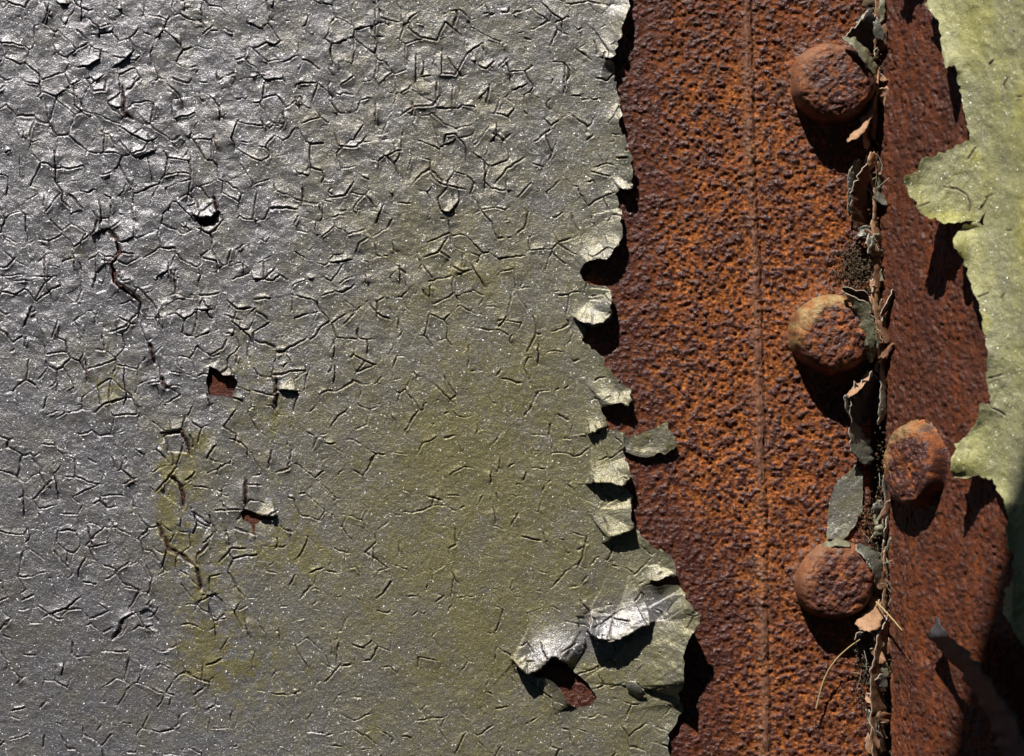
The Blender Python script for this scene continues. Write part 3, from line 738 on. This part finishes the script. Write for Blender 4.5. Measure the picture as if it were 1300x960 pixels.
# paint left on the plate above the third rivet
PATCH = [(1086, 590), (1095, 603), (1096, 630), (1094, 652), (1082, 672), (1072, 685), (1060, 684), (1048, 685), (1050, 660), (1052, 645), (1058, 618), (1070, 605)]
sheet('paint_patch', [ragged(PATCH, 1.2, 141)], np.arange(1040, 1102, 1.0), np.arange(584, 692, 1.0),
      lambda u, v: 5.0 + 1.1 * fbm(u, v, 16, 143, 3) + 3 * sstep(660, 686, v), lambda u, v: np.stack([0.6 + 0.4 * fbm(u, v, 18, 145, 3), 0.25 + 0.3 * sstep(650, 680, v), 0 * u], -1),
      at_plate, 1.6, [M['paint'], M['rim']], plate)['label'] = 'patch of olive paint left above the bottom rivet'

# ================================================================== 3. THE FLANGE ON THE RIGHT
ys = np.arange(-190, 1050, 1.6); ss = np.arange(4, 330, 1.6)
SS, YY = np.meshgrid(ss, ys)
uu = RX + SS * CP
h = 1.1 * fbm(SS, YY, 9, 151, 3, 16) + 1.4 * fbm(SS, YY, 40, 153, 2) + 0.8 * fbm(SS, YY, 4, 155, 2, 6)
nodF = nodules(ss, ys, 7600, 2.0, 3.8, 8)
h += 1.5 * nodF - 1.6 * np.clip(fbm(SS, YY, 6, 158, 3, 9) - 0.25, 0, 1) * 3
s0 = np.interp(ys, [-190, 0, 200, 450, 620, 800, 1050], [8, 9, 8, 16, 25, 28, 32])
shift = (s0 - 4)[:, None] * np.clip(1 - (SS - 4) / 60, 0, 1) + np.where(np.arange(len(ss))[None, :] == 0, 3.5 * fbm(YY * 0, YY, 20, 157, 3), 0)
# flange keeps its far part, its near border wanders with the gap
co = on_flange(SS + shift, YY, h)
foldb = on_flange(ss[0] + shift[:, 0] + 3, ys, -34 + 0 * ys)
co = np.concatenate([foldb[:, None], co], 1)
tone = np.stack([np.clip(0.42 + 0.75 * nodF + 0.25 * fbm(SS, YY, 14, 159, 3, 40), 0, 1), np.clip(0.42 + 0.6 * fbm(SS, YY, 12, 161, 3, 110) + 0.3 * sstep(600, 760, YY), 0, 1), 0.12 * np.clip(fbm(SS, YY, 8, 163, 3), 0, 1) + 0.25 * np.exp(-(SS - 4) / 5)], -1)
tone = np.concatenate([tone[:, :1], tone], 1)
flange = link('steel_flange', grid_mesh('steel_flange', co, tone), [M['flange_rust']])
tag(flange, 'rusted steel flange on the right with yellowish green paint on its outer side', 'steel flange')

FEDGE = [(1172, -180), (1150, -150), (1166, -120), (1138, -95), (1128, -70), (1140, -52), (1152, -56), (1160, -40), (1170, -48), (1178, -20), (1174.6, 0), (1173.4, 8), (1183, 14), (1190, 23.4), (1192, 37.5), (1195.7, 56), (1198, 75), (1198.7, 88), (1212, 80.5), (1215.6, 101), (1220, 122), (1225, 141),
         (1229.7, 162), (1231, 176), (1218, 184), (1199, 192), (1173, 200), (1166, 206), (1162, 216), (1151, 225), (1148, 234), (1150, 242), (1162, 255), (1166, 270),
         (1178, 276), (1192, 278.6), (1198, 283), (1215.6, 283), (1243.7, 281.4), (1254, 268), (1246, 284), (1236, 282.5), (1225, 287), (1217, 295), (1212, 304), (1208.6, 314), (1215.6, 321), (1222.6, 330), (1227, 344), (1232, 360.6), (1238, 374.7),
         (1242.6, 391), (1245, 407.5), (1248, 421.5), (1252, 440), (1254, 445), (1251, 470.5), (1254, 487), (1255.5, 508), (1260, 517), (1253, 514), (1243.7, 514), (1241, 527), (1235.5, 543), (1225, 555), (1215.6, 559.5), (1211, 564),
         (1208.6, 576), (1206, 602), (1211, 605.7), (1225, 607), (1246, 608), (1260, 607.6), (1267, 623), (1274, 641.6), (1279, 655), (1279, 697), (1285, 704), (1287, 727), (1283.6, 744), (1274, 751), (1273, 781), (1286, 800), (1300, 823), (1310, 850), (1316, 900), (1308, 950), (1316, 1030)]
FOUT = FEDGE + [(1420, 1030), (1420, -180)]
def f_lift(u, v):
    # film arches away from the steel, most at its lobes
    d = u - np.interp(v, [-180, -70, 0, 50, 90, 180, 235, 280, 300, 390, 450, 520, 570, 605, 640, 720, 800, 1030], [1160, 1132, 1176, 1196, 1205, 1160, 1146, 1180, 1210, 1244, 1254, 1244, 1212, 1206, 1272, 1285, 1286, 1310])
    z = 9 + 16 * np.exp(-np.clip(d, 0, None) / 24)
    z = z + 50 * np.clip((1252 - u) / 104, 0, 1.2) ** 1.35 * sstep(70, 180, v) * sstep(291, 284, v)
    z = z + 26 * blob(u, v, 1206, 590, 40, 34) + 16 * blob(u, v, 1209, 312, 18, 20) + 24 * blob(u, v, 1135, -72, 26, 40)
    z = z + 10 * blob(u, v, 1199, 86, 14, 20)
    z = z + 2.2 * fbm(u, v, 34, 171, 3) + 0.9 * fbm(u, v, 7, 173, 3, 12)
    return z
# a few hairline cracks in the film
FU0, FV0, FW, FH = 1110, -190, 320, 1230
keep = (groove, lips, U, V, PU0, PV0, PW, PH)
pu2 = np.arange(FU0, FU0 + FW); pv2 = np.arange(FV0, FV0 + FH)
U, V = np.meshgrid(pu2.astype(float), pv2.astype(float)); PU0, PV0, PW, PH = FU0, FV0, FW, FH
groove = np.zeros(U.shape); lips = np.zeros(U.shape)
for p in ([(1255, 248), (1250, 258), (1243, 268)], [(1199, 238), (1215, 240), (1228, 248), (1233, 262), (1230, 270)], [(1250, 252), (1262, 246)], [(1165, 263), (1182, 257)], [(1277, 293), (1285, 293)], [(1241, 378), (1256, 372)], [(1256, 517), (1268, 522), (1278, 529)], [(1254, 481), (1266, 478), (1275, 475)],
          [(1228, 204), (1234, 195), (1240, 186)], [(1280, 98), (1274, 108), (1277, 115)], [(1290, 123), (1298, 123)], [(1270, 380), (1276, 372)], [(1262, 76), (1256, 82)], [(1285, 40), (1288, 41)]):
    stamp(dense(p, 4, False), 1.2, 2.6, 1.0, 0.3, 4)
FG = groove; FL = lips
groove, lips, U, V, PU0, PV0, PW, PH = keep
def f_h(u, v): return f_lift(u, v) + bilin(FL, u, v, FU0, FV0) - bilin(FG, u, v, FU0, FV0)
def f_tone(u, v):
    f1 = fbm(u, v, 40, 181, 4, 110); f2 = fbm(u, v, 9, 183, 4, 34)
    g = 0.55 + 0.45 * f1 + 0.25 * f2
    y = 0.22 * np.clip(f1 + 0.5 * f2, 0, 1) + 0.75 * blob(u, v, 1205, 275, 34, 9) + 0.6 * blob(u, v, 1236, 200, 10, 12) + 0.6 * blob(u, v, 1250, 408, 7, 10) + 0.5 * blob(u, v, 1216, 592, 20, 14) + 0.4 * blob(u, v, 1240, 35, 30, 50)
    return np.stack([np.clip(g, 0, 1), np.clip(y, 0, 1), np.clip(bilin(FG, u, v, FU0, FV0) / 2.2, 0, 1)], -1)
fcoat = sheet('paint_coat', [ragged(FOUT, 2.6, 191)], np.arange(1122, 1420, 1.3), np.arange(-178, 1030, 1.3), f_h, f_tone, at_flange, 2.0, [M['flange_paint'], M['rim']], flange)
fcoat['label'] = 'yellowish green film of paint peeling in lobes'
# paint strip coloured dark for its shade, hanging off the flange at the bottom
f = shard('paint_flake', [(1187, 783, 26), (1181, 806, 24), (1200, 832, 26), (1224, 862, 28), (1240, 885, 28), (1262, 935, 28), (1290, 1000, 28)],
          [(1190, 784, 30), (1205, 806, 64), (1227, 826, 78), (1247, 850, 82), (1265, 872, 84), (1298, 930, 84), (1330, 1000, 84)], 'shade_grey', flange, at_flange, bulge=1, rag=3.5, seed=12, rim='shade_grey')
f['label'] = 'dark strip of paint hanging loose in the shade'

# ================================================================== 4. RIVETS
def rivet(name, center, R, Hh, basis, seed, label, lit_flank):
    nr, na = 60, 150
    r = np.linspace(0, 1.16, nr) ** 0.9 * 1.0
    r = r / r[-1] * 1.16
    ang = np.linspace(0, 2 * np.pi, na, endpoint=False)
    Rr, Aa = np.meshgrid(r, ang, indexing='ij')
    wob = 1 + 0.015 * (seed % 3) * np.cos(Aa - seed) + 0.03 * np.sin(Aa * 2 + seed) + 0.02 * np.sin(Aa * 3 + 2 * seed) + 0.012 * np.sin(Aa * 7 + seed)
    X = Rr * R * wob * np.cos(Aa); Y = Rr * R * wob * np.sin(Aa)
    prof = Hh * (0.93 * np.clip(1 - np.clip(Rr, 0, 1) ** 10.0, 0, 1) ** 0.85 + 0.05 * np.clip(1 - Rr ** 2, 0, 1))
    foot = 4.5 * np.exp(-np.clip(Rr - 0.93, 0, None) / 0.06) * (Rr > 0.5) * sstep(0.7, 1.0, Rr)
    z = prof + foot - 3.5 * sstep(1.02, 1.16, Rr)
    top = 1 - 0.8 * sstep(0.8, 0.95, Rr)
    g = np.random.default_rng(seed + 500)
    nd = np.zeros(X.shape)
    for _ in range(520):
        cx, cy = g.uniform(-R, R, 2); rr = g.uniform(1.5, 4.6)
        nd = np.maximum(nd, np.clip(1 - ((X - cx) / rr) ** 2 - ((Y - cy) / rr) ** 2, 0, 1) ** 0.6 * g.uniform(0.5, 1))
    z = z + (1.5 * nd * (0.35 + 0.65 * top) + (1.6 + 0.5 * (seed % 3)) * fbm(X + 900 * seed, Y, 20, 201 + seed, 3) + 1.5 * fbm(X + 700, Y + 90 * seed, 6, 205, 3)) * sstep(1.12, 0.95, Rr)
    side = np.clip((-X * 0.75 - Y * 0.66) / R, -1, 1)          # sunward flank painted paler as if lit, and less nodular
    sm = sstep(0.1, 0.6, side + 0.35 * fbm(X, Y + 77 * seed, 16, 213, 3)) * sstep(0.5, 0.8, Rr + 0.2 * fbm(X, Y + 31 * seed, 10, 215, 2)) * lit_flank
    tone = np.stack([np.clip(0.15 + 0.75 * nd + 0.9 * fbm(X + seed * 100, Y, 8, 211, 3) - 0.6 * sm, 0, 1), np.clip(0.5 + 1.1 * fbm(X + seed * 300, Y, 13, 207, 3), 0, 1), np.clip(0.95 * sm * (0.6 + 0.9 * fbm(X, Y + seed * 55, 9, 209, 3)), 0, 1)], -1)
    co = basis(X, Y, z)
    i = np.arange(nr * na).reshape(nr, na)
    j = np.roll(i, -1, 1)
    quads = np.stack([i[:-1], i[1:], j[1:], j[:-1]], -1).reshape(-1, 4)
    me = mesh_np(name, co.reshape(-1, 3), quads, tone.reshape(-1, 3))
    o = link(name, me, [M['rivet_rust_yellow' if seed in (2, 4) else 'rivet_rust']])
    tag(o, label, 'rivet', 'rivets holding the plates together')
    return o
def left_basis(cu, cv):
    return lambda X, Y, z: to_world(cu + X, cv + Y, z - 1.0)
RV = [rivet('rivet', None, 53, 46, left_basis(1055, 107), 1, 'rusty domed rivet in the top corner of the row beside the gap', 0.8),
      rivet('rivet', None, 53, 46, left_basis(1055, 423), 2, 'rusty domed rivet with yellowish flank, middle of the row of three', 0.9),
      rivet('rivet', None, 51, 36, left_basis(1059, 737), 3, 'rusty domed rivet under the olive paint patch, lowest of the row of three', 0.95)]
p0 = at_flange(1168.0, 590.0, 0.0)
s_r = ((p0[0] / S + U0) - RX) / CP; y_r = V0 - (p0[2] - Z0) / S
RV.append(rivet('rivet', None, 46, 30, lambda X, Y, z: on_flange(s_r + 0.98 * X, y_r + 1.14 * Y, z - 1), 4, 'brown rivet seen from the side on the right flange, past the gap', 0.75))

# ================================================================== 5. THE GAP AND WHAT IS CAUGHT IN IT
gv = np.arange(-190, 1050, 2.0); gu = np.arange(1080, 1168, 2.0)
GU, GV = np.meshgrid(gu, gv)
gap = link('gap_floor', grid_mesh('gap_floor', at_plate(GU, GV, np.interp(GV, [-190, 60, 180, 230, 330, 440, 480, 500, 640, 670, 760, 840, 1050], [-4, -4, -20, -8, -2, -6, -26, -42, -42, -6, -3, -22, -16]) + 6 * fbm(GU, GV, 12, 221, 3) + 3 * fbm(GU, GV, 5, 223, 2)), None), [M['dirt']], plate)

SHARDS = [
    ('shade_black', [(1070, 47, 34), (1085, 35, 34), (1097, 22, 30), (1111, 10, 20)], [(1074, 50, 27), (1090, 58, 8), (1104, 66, 2), (1113, 66, 0)], 'dark folded paint shard above the top rivet'),
    ('olive_paint', [(1070, 46, 46), (1086, 49, 44), (1101, 63, 36), (1116, 90, 22)], [(1071, 52, 50), (1084, 61, 56), (1097, 79, 52), (1107, 97, 36)], 'thin olive paint strip curving over the top rivet edge'),
    ('scale_tan', [(1114, 88, 8), (1110, 120, 12), (1105, 138, 18), (1090, 160, 24), (1074, 177, 30)], [(1117, 94, 8), (1113, 125, 16), (1108, 146, 24), (1097, 167, 32), (1078, 182, 38)], 'narrow tan sliver running down the right side of the top rivet'),
    ('loose_paint', [(1088, 200, 22), (1077, 222, 20), (1075, 268, 12)], [(1096, 208, 8), (1086, 240, 8), (1081, 278, 4)], 'small grey paint shard in the shadow of the top rivet'),
    ('scale_brown', [(1099, 206, 32), (1084, 232, 32), (1080, 262, 26), (1083, 290, 12)], [(1106, 214, 6), (1104, 245, 2), (1102, 270, 0), (1098, 300, 0)], 'brown curled flake with a pale edge between top and middle rivet'),
    ('shade_black', [(1066, 363, 52), (1084, 365, 48), (1101, 369, 38)], [(1071, 371, 44), (1090, 382, 26), (1107, 391, 12)], 'dark paint shard with a pale top edge over the middle rivet'),
    ('olive_paint', [(1067, 366, 48), (1083, 389, 46), (1091, 410, 42), (1094, 440, 36), (1102, 460, 24)], [(1070, 371, 54), (1102, 385, 56), (1111, 402, 52), (1112, 432, 46), (1110, 461, 30)], 'long olive paint strip bending round the middle rivet'),
    ('scale_tan', [(1103, 358, 12), (1106, 375, 18), (1110, 395, 18), (1113, 420, 14), (1113, 462, 10)], [(1111, 352, 8), (1114, 375, 10), (1116, 395, 8), (1119, 430, 6), (1121, 464, 4)], 'pinkish rust strip standing in the gap beside the middle rivet'),
    ('scale_tan', [(1107, 466, 8), (1090, 485, 24), (1074, 499, 34)], [(1109, 474, 16), (1095, 493, 36), (1079, 505, 44)], 'bright orange tan flake edge below the middle rivet'),
    ('shade_black', [(1116, 466, 16), (1098, 480, 30), (1081, 503, 40), (1078, 515, 40), (1079, 532, 32)], [(1118, 520, -10), (1110, 530, -12), (1102, 540, -8), (1094, 548, -4), (1086, 554, 2)], 'large black hollow paint flake below the middle rivet'),
    ('loose_paint', [(1072, 501, 42), (1073, 518, 40), (1079, 534, 30)], [(1078, 506, 36), (1082, 520, 24), (1087, 531, 14)], 'small grey corner on the left of the hollow flake'),
    ('loose_paint', [(1116, 460, 14), (1117, 485, 18), (1117, 515, 22), (1113, 539, 18)], [(1121, 462, 8), (1125, 490, 10), (1125, 520, 12), (1117, 541, 14)], 'upright grey paint sliver in the gap left of the flange rivet'),
    ('loose_paint', [(1079, 534, 26), (1077, 552, 26), (1083, 575, 22), (1094, 592, 12)], [(1093, 540, 0), (1102, 558, 0), (1107, 575, 2), (1109, 588, 4)], 'grey pointed paint flake above the olive patch'),
    ('olive_paint', [(1044, 691, 18), (1060, 684, 22), (1079, 687, 22)], [(1048, 699, 26), (1062, 693, 32), (1080, 697, 30)], 'pale paint rim arched over the bottom rivet'),
    ('loose_paint', [(1082, 693, 26), (1096, 709, 34), (1107, 726, 32), (1113, 750, 20)], [(1096, 690, 14), (1112, 701, 18), (1120, 716, 16), (1122, 744, 10)], 'silvery paint strip right of the bottom rivet'),
    ('scale_brown', [(1120, 686, 12), (1119, 720, 14), (1119, 772, 12)], [(1125, 690, 6), (1124, 720, 8), (1125, 774, 6)], 'upright brown sliver in the gap beside the bottom rivet'),
    ('scale_tan', [(1110, 748, 6), (1100, 774, 18), (1084, 798, 28)], [(1117, 756, 8), (1120, 782, 18), (1112, 804, 34)], 'orange tan flake under the bottom rivet'),
    ('shade_black', [(1084, 806, 28), (1098, 806, 30), (1113, 803, 26)], [(1090, 832, 2), (1100, 844, -2), (1107, 846, -4)], 'dark hollow shard below the orange tan flake'),
    ('scale_brown', [(1124, 783, 18), (1114, 810, 28), (1107, 845, 28), (1105, 880, 24), (1106, 970, 20)], [(1131, 790, 6), (1129, 820, 2), (1127, 850, 0), (1125, 880, -2), (1124, 970, -4)], 'long brown curled strip at the foot of the gap'),
]
for k, (mat, A_, B_, lab) in enumerate(SHARDS):
    o = shard('paint_flake' if 'scale' not in mat else 'rust_flake', A_, B_, mat, None, at_plate, bulge=1.5, seed=20 + k)
    tag(o, lab, 'flake', 'flakes caught in the gap between the plates')

g = np.random.default_rng(404)
def beside(v):
    return ('beside the top rivet' if v < 190 else 'between the top and middle rivets' if v < 350 else 'beside the middle rivet' if v < 490 else
            'left of the flange rivet' if v < 640 else 'beside the olive patch' if v < 690 else 'beside the bottom rivet' if v < 800 else 'at the foot of the gap')
LINE = ([-60, 0, 120, 200, 300, 400, 480, 560, 660, 760, 870, 1000], [1114, 1114, 1112, 1106, 1109, 1115, 1119, 1118, 1120, 1122, 1117, 1114])
for k, (v0, v1, du, mt, wd_, hb) in enumerate(((-40, 62, 1, 'scale_brown', 5, 8), (84, 176, 0, 'scale_brown', 4, 10), (196, 300, 2, 'scale_tan', 3.5, 9), (286, 372, 3, 'scale_brown', 6, 8), (380, 486, 5, 'scale_brown', 4.5, 6), (600, 690, 4, 'loose_paint', 3, 9), (700, 790, 1, 'scale_tan', 3.2, 12), (800, 930, 6, 'scale_brown', 5, 5))):
    q = np.linspace(v0, v1, 6); cu = np.interp(q, *LINE) + du + g.normal(0, 1.6, 6)
    hh = hb + g.normal(0, 2.5, 6)
    o = shard('rust_strip' if 'scale' in mt else 'paint_strip', list(zip(cu - wd_, q, hh + 2)), list(zip(cu + wd_ * 0.7, q + g.normal(0, 2, 6), hh - 5)), mt, None, at_plate, bulge=2, rag=2.4, seed=500 + k, m=7)
    tag(o, 'long thin %s strip standing in the gap %s' % ({'scale_brown': 'brown rust', 'scale_tan': 'tan rust', 'loose_paint': 'grey paint'}[mt], ('above the top rivet', 'beside the top rivet', 'just below the top rivet', 'above the middle rivet', 'beside the middle rivet', 'beside the olive patch', 'beside the bottom rivet', 'at the very foot')[k]), 'strip', 'long strips standing in the gap')
SEEN = set()
for k in range(170):
    cv = g.choice([g.uniform(-20, 480), g.uniform(640, 940), g.uniform(60, 330)])
    cu = np.interp(cv, *LINE) + g.normal(-1.5, 6.5)
    ln = g.uniform(11, 38); wd_ = g.uniform(3.2, 9.0); tl = g.normal(0, 0.3); hb = g.uniform(4, 20)
    up = g.uniform(-8, 12)
    A_ = [(cu - wd_ + tl * q * ln, cv + q * ln, hb + up * (1 - abs(q) * 1.2) + g.normal(0, 1.5)) for q in (-0.5, -0.2, 0.15, 0.5)]
    B_ = [(cu + wd_ * g.uniform(0.4, 1) + tl * q * ln, cv + q * ln + g.normal(0, 2), hb - up * 0.5 + g.normal(0, 1.5)) for q in (-0.5, -0.2, 0.15, 0.5)]
    sz = 'tiny' if ln < 19 else 'short' if ln < 28 else 'longish'
    for mt in g.permutation(['loose_paint', 'scale_tan', 'scale_brown', 'olive_paint']):
        look = {'loose_paint': 'grey paint chip', 'olive_paint': 'olive paint chip', 'scale_tan': 'tan rust chip', 'scale_brown': 'brown rust chip'}[mt]
        lab = '%s %s packed in the gap %s' % (sz, look, beside(cv))
        if lab not in SEEN: break
    else: continue
    SEEN.add(lab)
    o = shard('paint_chip' if 'paint' in mt else 'rust_chip', A_, B_, mt, None, at_plate, bulge=g.uniform(-1, 2.5), thick=1.0, rag=2.4, seed=600 + k, n=14, m=6)
    tag(o, lab, 'chip', 'chips packed in the gap between the plates')

def tube(name, pts, r0, r1, mat, parent=None, sides=6):
    p = spline([(a, b, c) for a, b, c in pts], 26)
    co = []
    for k, (a, b, c) in enumerate(p):
        d = p[min(k + 1, len(p) - 1)] - p[max(k - 1, 0)]
        nx, ny = -d[1], d[0]; l = math.hypot(nx, ny) or 1
        r = r0 + (r1 - r0) * k / (len(p) - 1)
        co.append([at_plate(a + nx / l * r * math.cos(t), b + ny / l * r * math.cos(t), c + r * math.sin(t)) for t in np.linspace(0, 2 * np.pi, sides + 1)])
    return link(name, grid_mesh(name, np.array(co), None), [M[mat]], parent)
tag(tube('dry_grass_stem', [(1036, 900, 12), (1044, 868, 14), (1052, 850, 16), (1064, 834, 18), (1080, 820, 22), (1092, 812, 28)], 1.2, 0.9, 'straw'), 'long dry grass stem bending out of the gap below the bottom rivet', 'grass stem', 'dry stems caught in the gap')
tag(tube('dry_grass_stem', [(1112, 764, 20), (1122, 774, 30), (1134, 787, 44), (1145, 800, 60)], 1.3, 0.7, 'straw'), 'short dry grass stem poking out over the flange', 'grass stem', 'dry stems caught in the gap')

def crumbs(name, spots, mat, seed, label, cat, rmax=2.3):
    g = np.random.default_rng(seed)
    base = np.array([(1, 0, 0), (-1, 0, 0), (0, 1, 0), (0, -1, 0), (0, 0, 1), (0, 0, -1)], float)
    tris = [(0, 2, 4), (2, 1, 4), (1, 3, 4), (3, 0, 4), (2, 0, 5), (1, 2, 5), (3, 1, 5), (0, 3, 5)]
    vs, fs = [], []
    for (cu, cv, su, sv, h0, h1, n) in spots:
        for _ in range(n):
            u, v = g.normal(cu, su), g.normal(cv, sv); hh = g.uniform(h0, h1); r = g.uniform(0.7, rmax) * (0.5 + 0.5 * g.random())
            b = base * g.uniform(0.5, 1.3, (6, 1)) * r
            c = at_plate(u + b[:, 0], v + b[:, 1] * g.uniform(0.7, 2.0), hh + b[:, 2])
            fs += [tuple(len(vs) + q for q in t) for t in tris]; vs += [tuple(x) for x in c]
    me = bpy.data.meshes.new(name); me.from_pydata(vs, [], fs); me.update()
    o = link(name, me, [M[mat]])
    return tag(o, label, cat, kind='stuff')
crumbs('dirt', [(1087, 338, 13, 15, -1, 5, 900), (1110, 300, 5, 60, -12, 6, 260), (1113, 400, 4, 50, -10, 6, 170), (1116, 110, 4, 50, -10, 4, 150), (1108, 85, 6, 10, 0, 12, 90), (1106, 665, 10, 16, -8, 6, 330), (1120, 640, 4, 40, -14, 2, 140), (1124, 760, 5, 40, -6, 10, 240), (1096, 845, 7, 30, -2, 12, 260), (1114, 30, 3, 30, -8, 6, 120), (1110, 900, 8, 50, -10, 4, 200)],
       'dirt', 4, 'brown dirt and crumbs of rust packed into the gap', 'dirt')
crumbs('rust_crumbs', [(1108, 250, 5, 70, -8, 8, 80), (1113, 120, 4, 40, -8, 8, 60), (1117, 420, 4, 60, -8, 6, 90), (1104, 668, 9, 14, -2, 8, 90), (1122, 690, 3, 60, -6, 8, 110), (1118, 880, 6, 60, -6, 6, 80)], 'scale_brown', 9, 'tan crumbs of rust scale along the gap', 'rust crumbs', 2.6)
# cobweb threads
vsn, fsn = [], []
g = np.random.default_rng(77)
for (cu, cv, su, sv, n) in ((1116, 720, 6, 30, 26), (1124, 765, 6, 24, 26), (1098, 840, 6, 22, 20), (1113, 235, 4, 30, 10), (1118, 655, 4, 24, 12)):
    for _ in range(n):
        a = np.array([g.normal(cu, su), g.normal(cv, sv), g.uniform(2, 16)]); b = a + np.array([g.normal(0, 6), g.normal(0, 16), g.normal(0, 5)])
        m_ = (a + b) / 2 + g.normal(0, 2.5, 3)
        d = b - a; nrm = np.array([-d[1], d[0], 0]) / (np.hypot(d[0], d[1]) + 1e-6) * g.uniform(0.18, 0.42)
        base = len(vsn)
        for p in (a, m_, b):
            for q in (p + nrm, p - nrm, p + np.array([0, 0, 0.5])): vsn.append(tuple(at_plate(*q)))
        for s_ in (0, 3):
            for x, y in ((0, 1), (1, 2), (2, 0)): fsn.append((base + s_ + x, base + s_ + y, base + s_ + 3 + y, base + s_ + 3 + x))
me = bpy.data.meshes.new('cobweb'); me.from_pydata(vsn, [], fsn); me.update()
tag(link('cobweb', me, [M['web']]), 'dusty cobweb threads in the gap beside the bottom rivet', 'cobweb', kind='stuff')

# ================================================================== 6. THE MEMBER ABOVE THAT SHADES THE LOWER RIGHT
sv = np.array(SUN)
a = at_flange(1318.0, 500.0, 10.0); b = at_flange(1226.0, 862.0, 4.0)
e = (b - a) / np.linalg.norm(b - a)
wd = np.cross(e, sv); wd /= np.linalg.norm(wd)
if wd[0] < 0: wd = -wd
dist = 3300 * S
c0 = a - e * 260 * S + sv * dist; c1 = b + e * 500 * S + sv * dist
wv = wd * 330 * S; tv_ = sv * 40 * S
vv = [c0, c1, c1 + wv, c0 + wv, c0 + tv_, c1 + tv_, c1 + wv + tv_, c0 + wv + tv_]
me = bpy.data.meshes.new('overhead_member')
me.from_pydata([tuple(x) for x in vv], [], [(0, 1, 2, 3), (7, 6, 5, 4), (0, 4, 5, 1), (1, 5, 6, 2), (2, 6, 7, 3), (3, 7, 4, 0)]); me.update()
tag(link('overhead_member', me, [M['beam']]), kind='structure')

# added unseen girder-shaped wall behind the viewer, keeps the low sky off the steel
gx, gy, gz0, gz1, gt = 5.0, -3.2, -0.6, 4.4, 0.12
def box(x0, x1, y0, y1, z0, z1):
    return ([(x0, y0, z0), (x1, y0, z0), (x1, y1, z0), (x0, y1, z0), (x0, y0, z1), (x1, y0, z1), (x1, y1, z1), (x0, y1, z1)],
            [(0, 3, 2, 1), (4, 5, 6, 7), (0, 1, 5, 4), (1, 2, 6, 5), (2, 3, 7, 6), (3, 0, 4, 7)])
vv, ff = [], []
for bx in (box(-gx, gx, gy - gt, gy, gz0, gz1), box(-gx, gx, gy, gy + 0.18, gz1, gz1 + 0.05), box(-gx, gx, gy, gy + 0.18, gz0 - 0.05, gz0)) + tuple(box(x - 0.03, x + 0.03, gy, gy + 0.12, gz0, gz1) for x in (-3.9, -2.3, -0.7, 0.9, 2.5, 4.1)):
    b0 = len(vv); vv += bx[0]; ff += [tuple(b0 + q for q in f) for f in bx[1]]
me = bpy.data.meshes.new('sky_blocker'); me.from_pydata(vv, [], ff); me.update()
tag(link('sky_blocker', me, [M['beam']]), kind='structure')
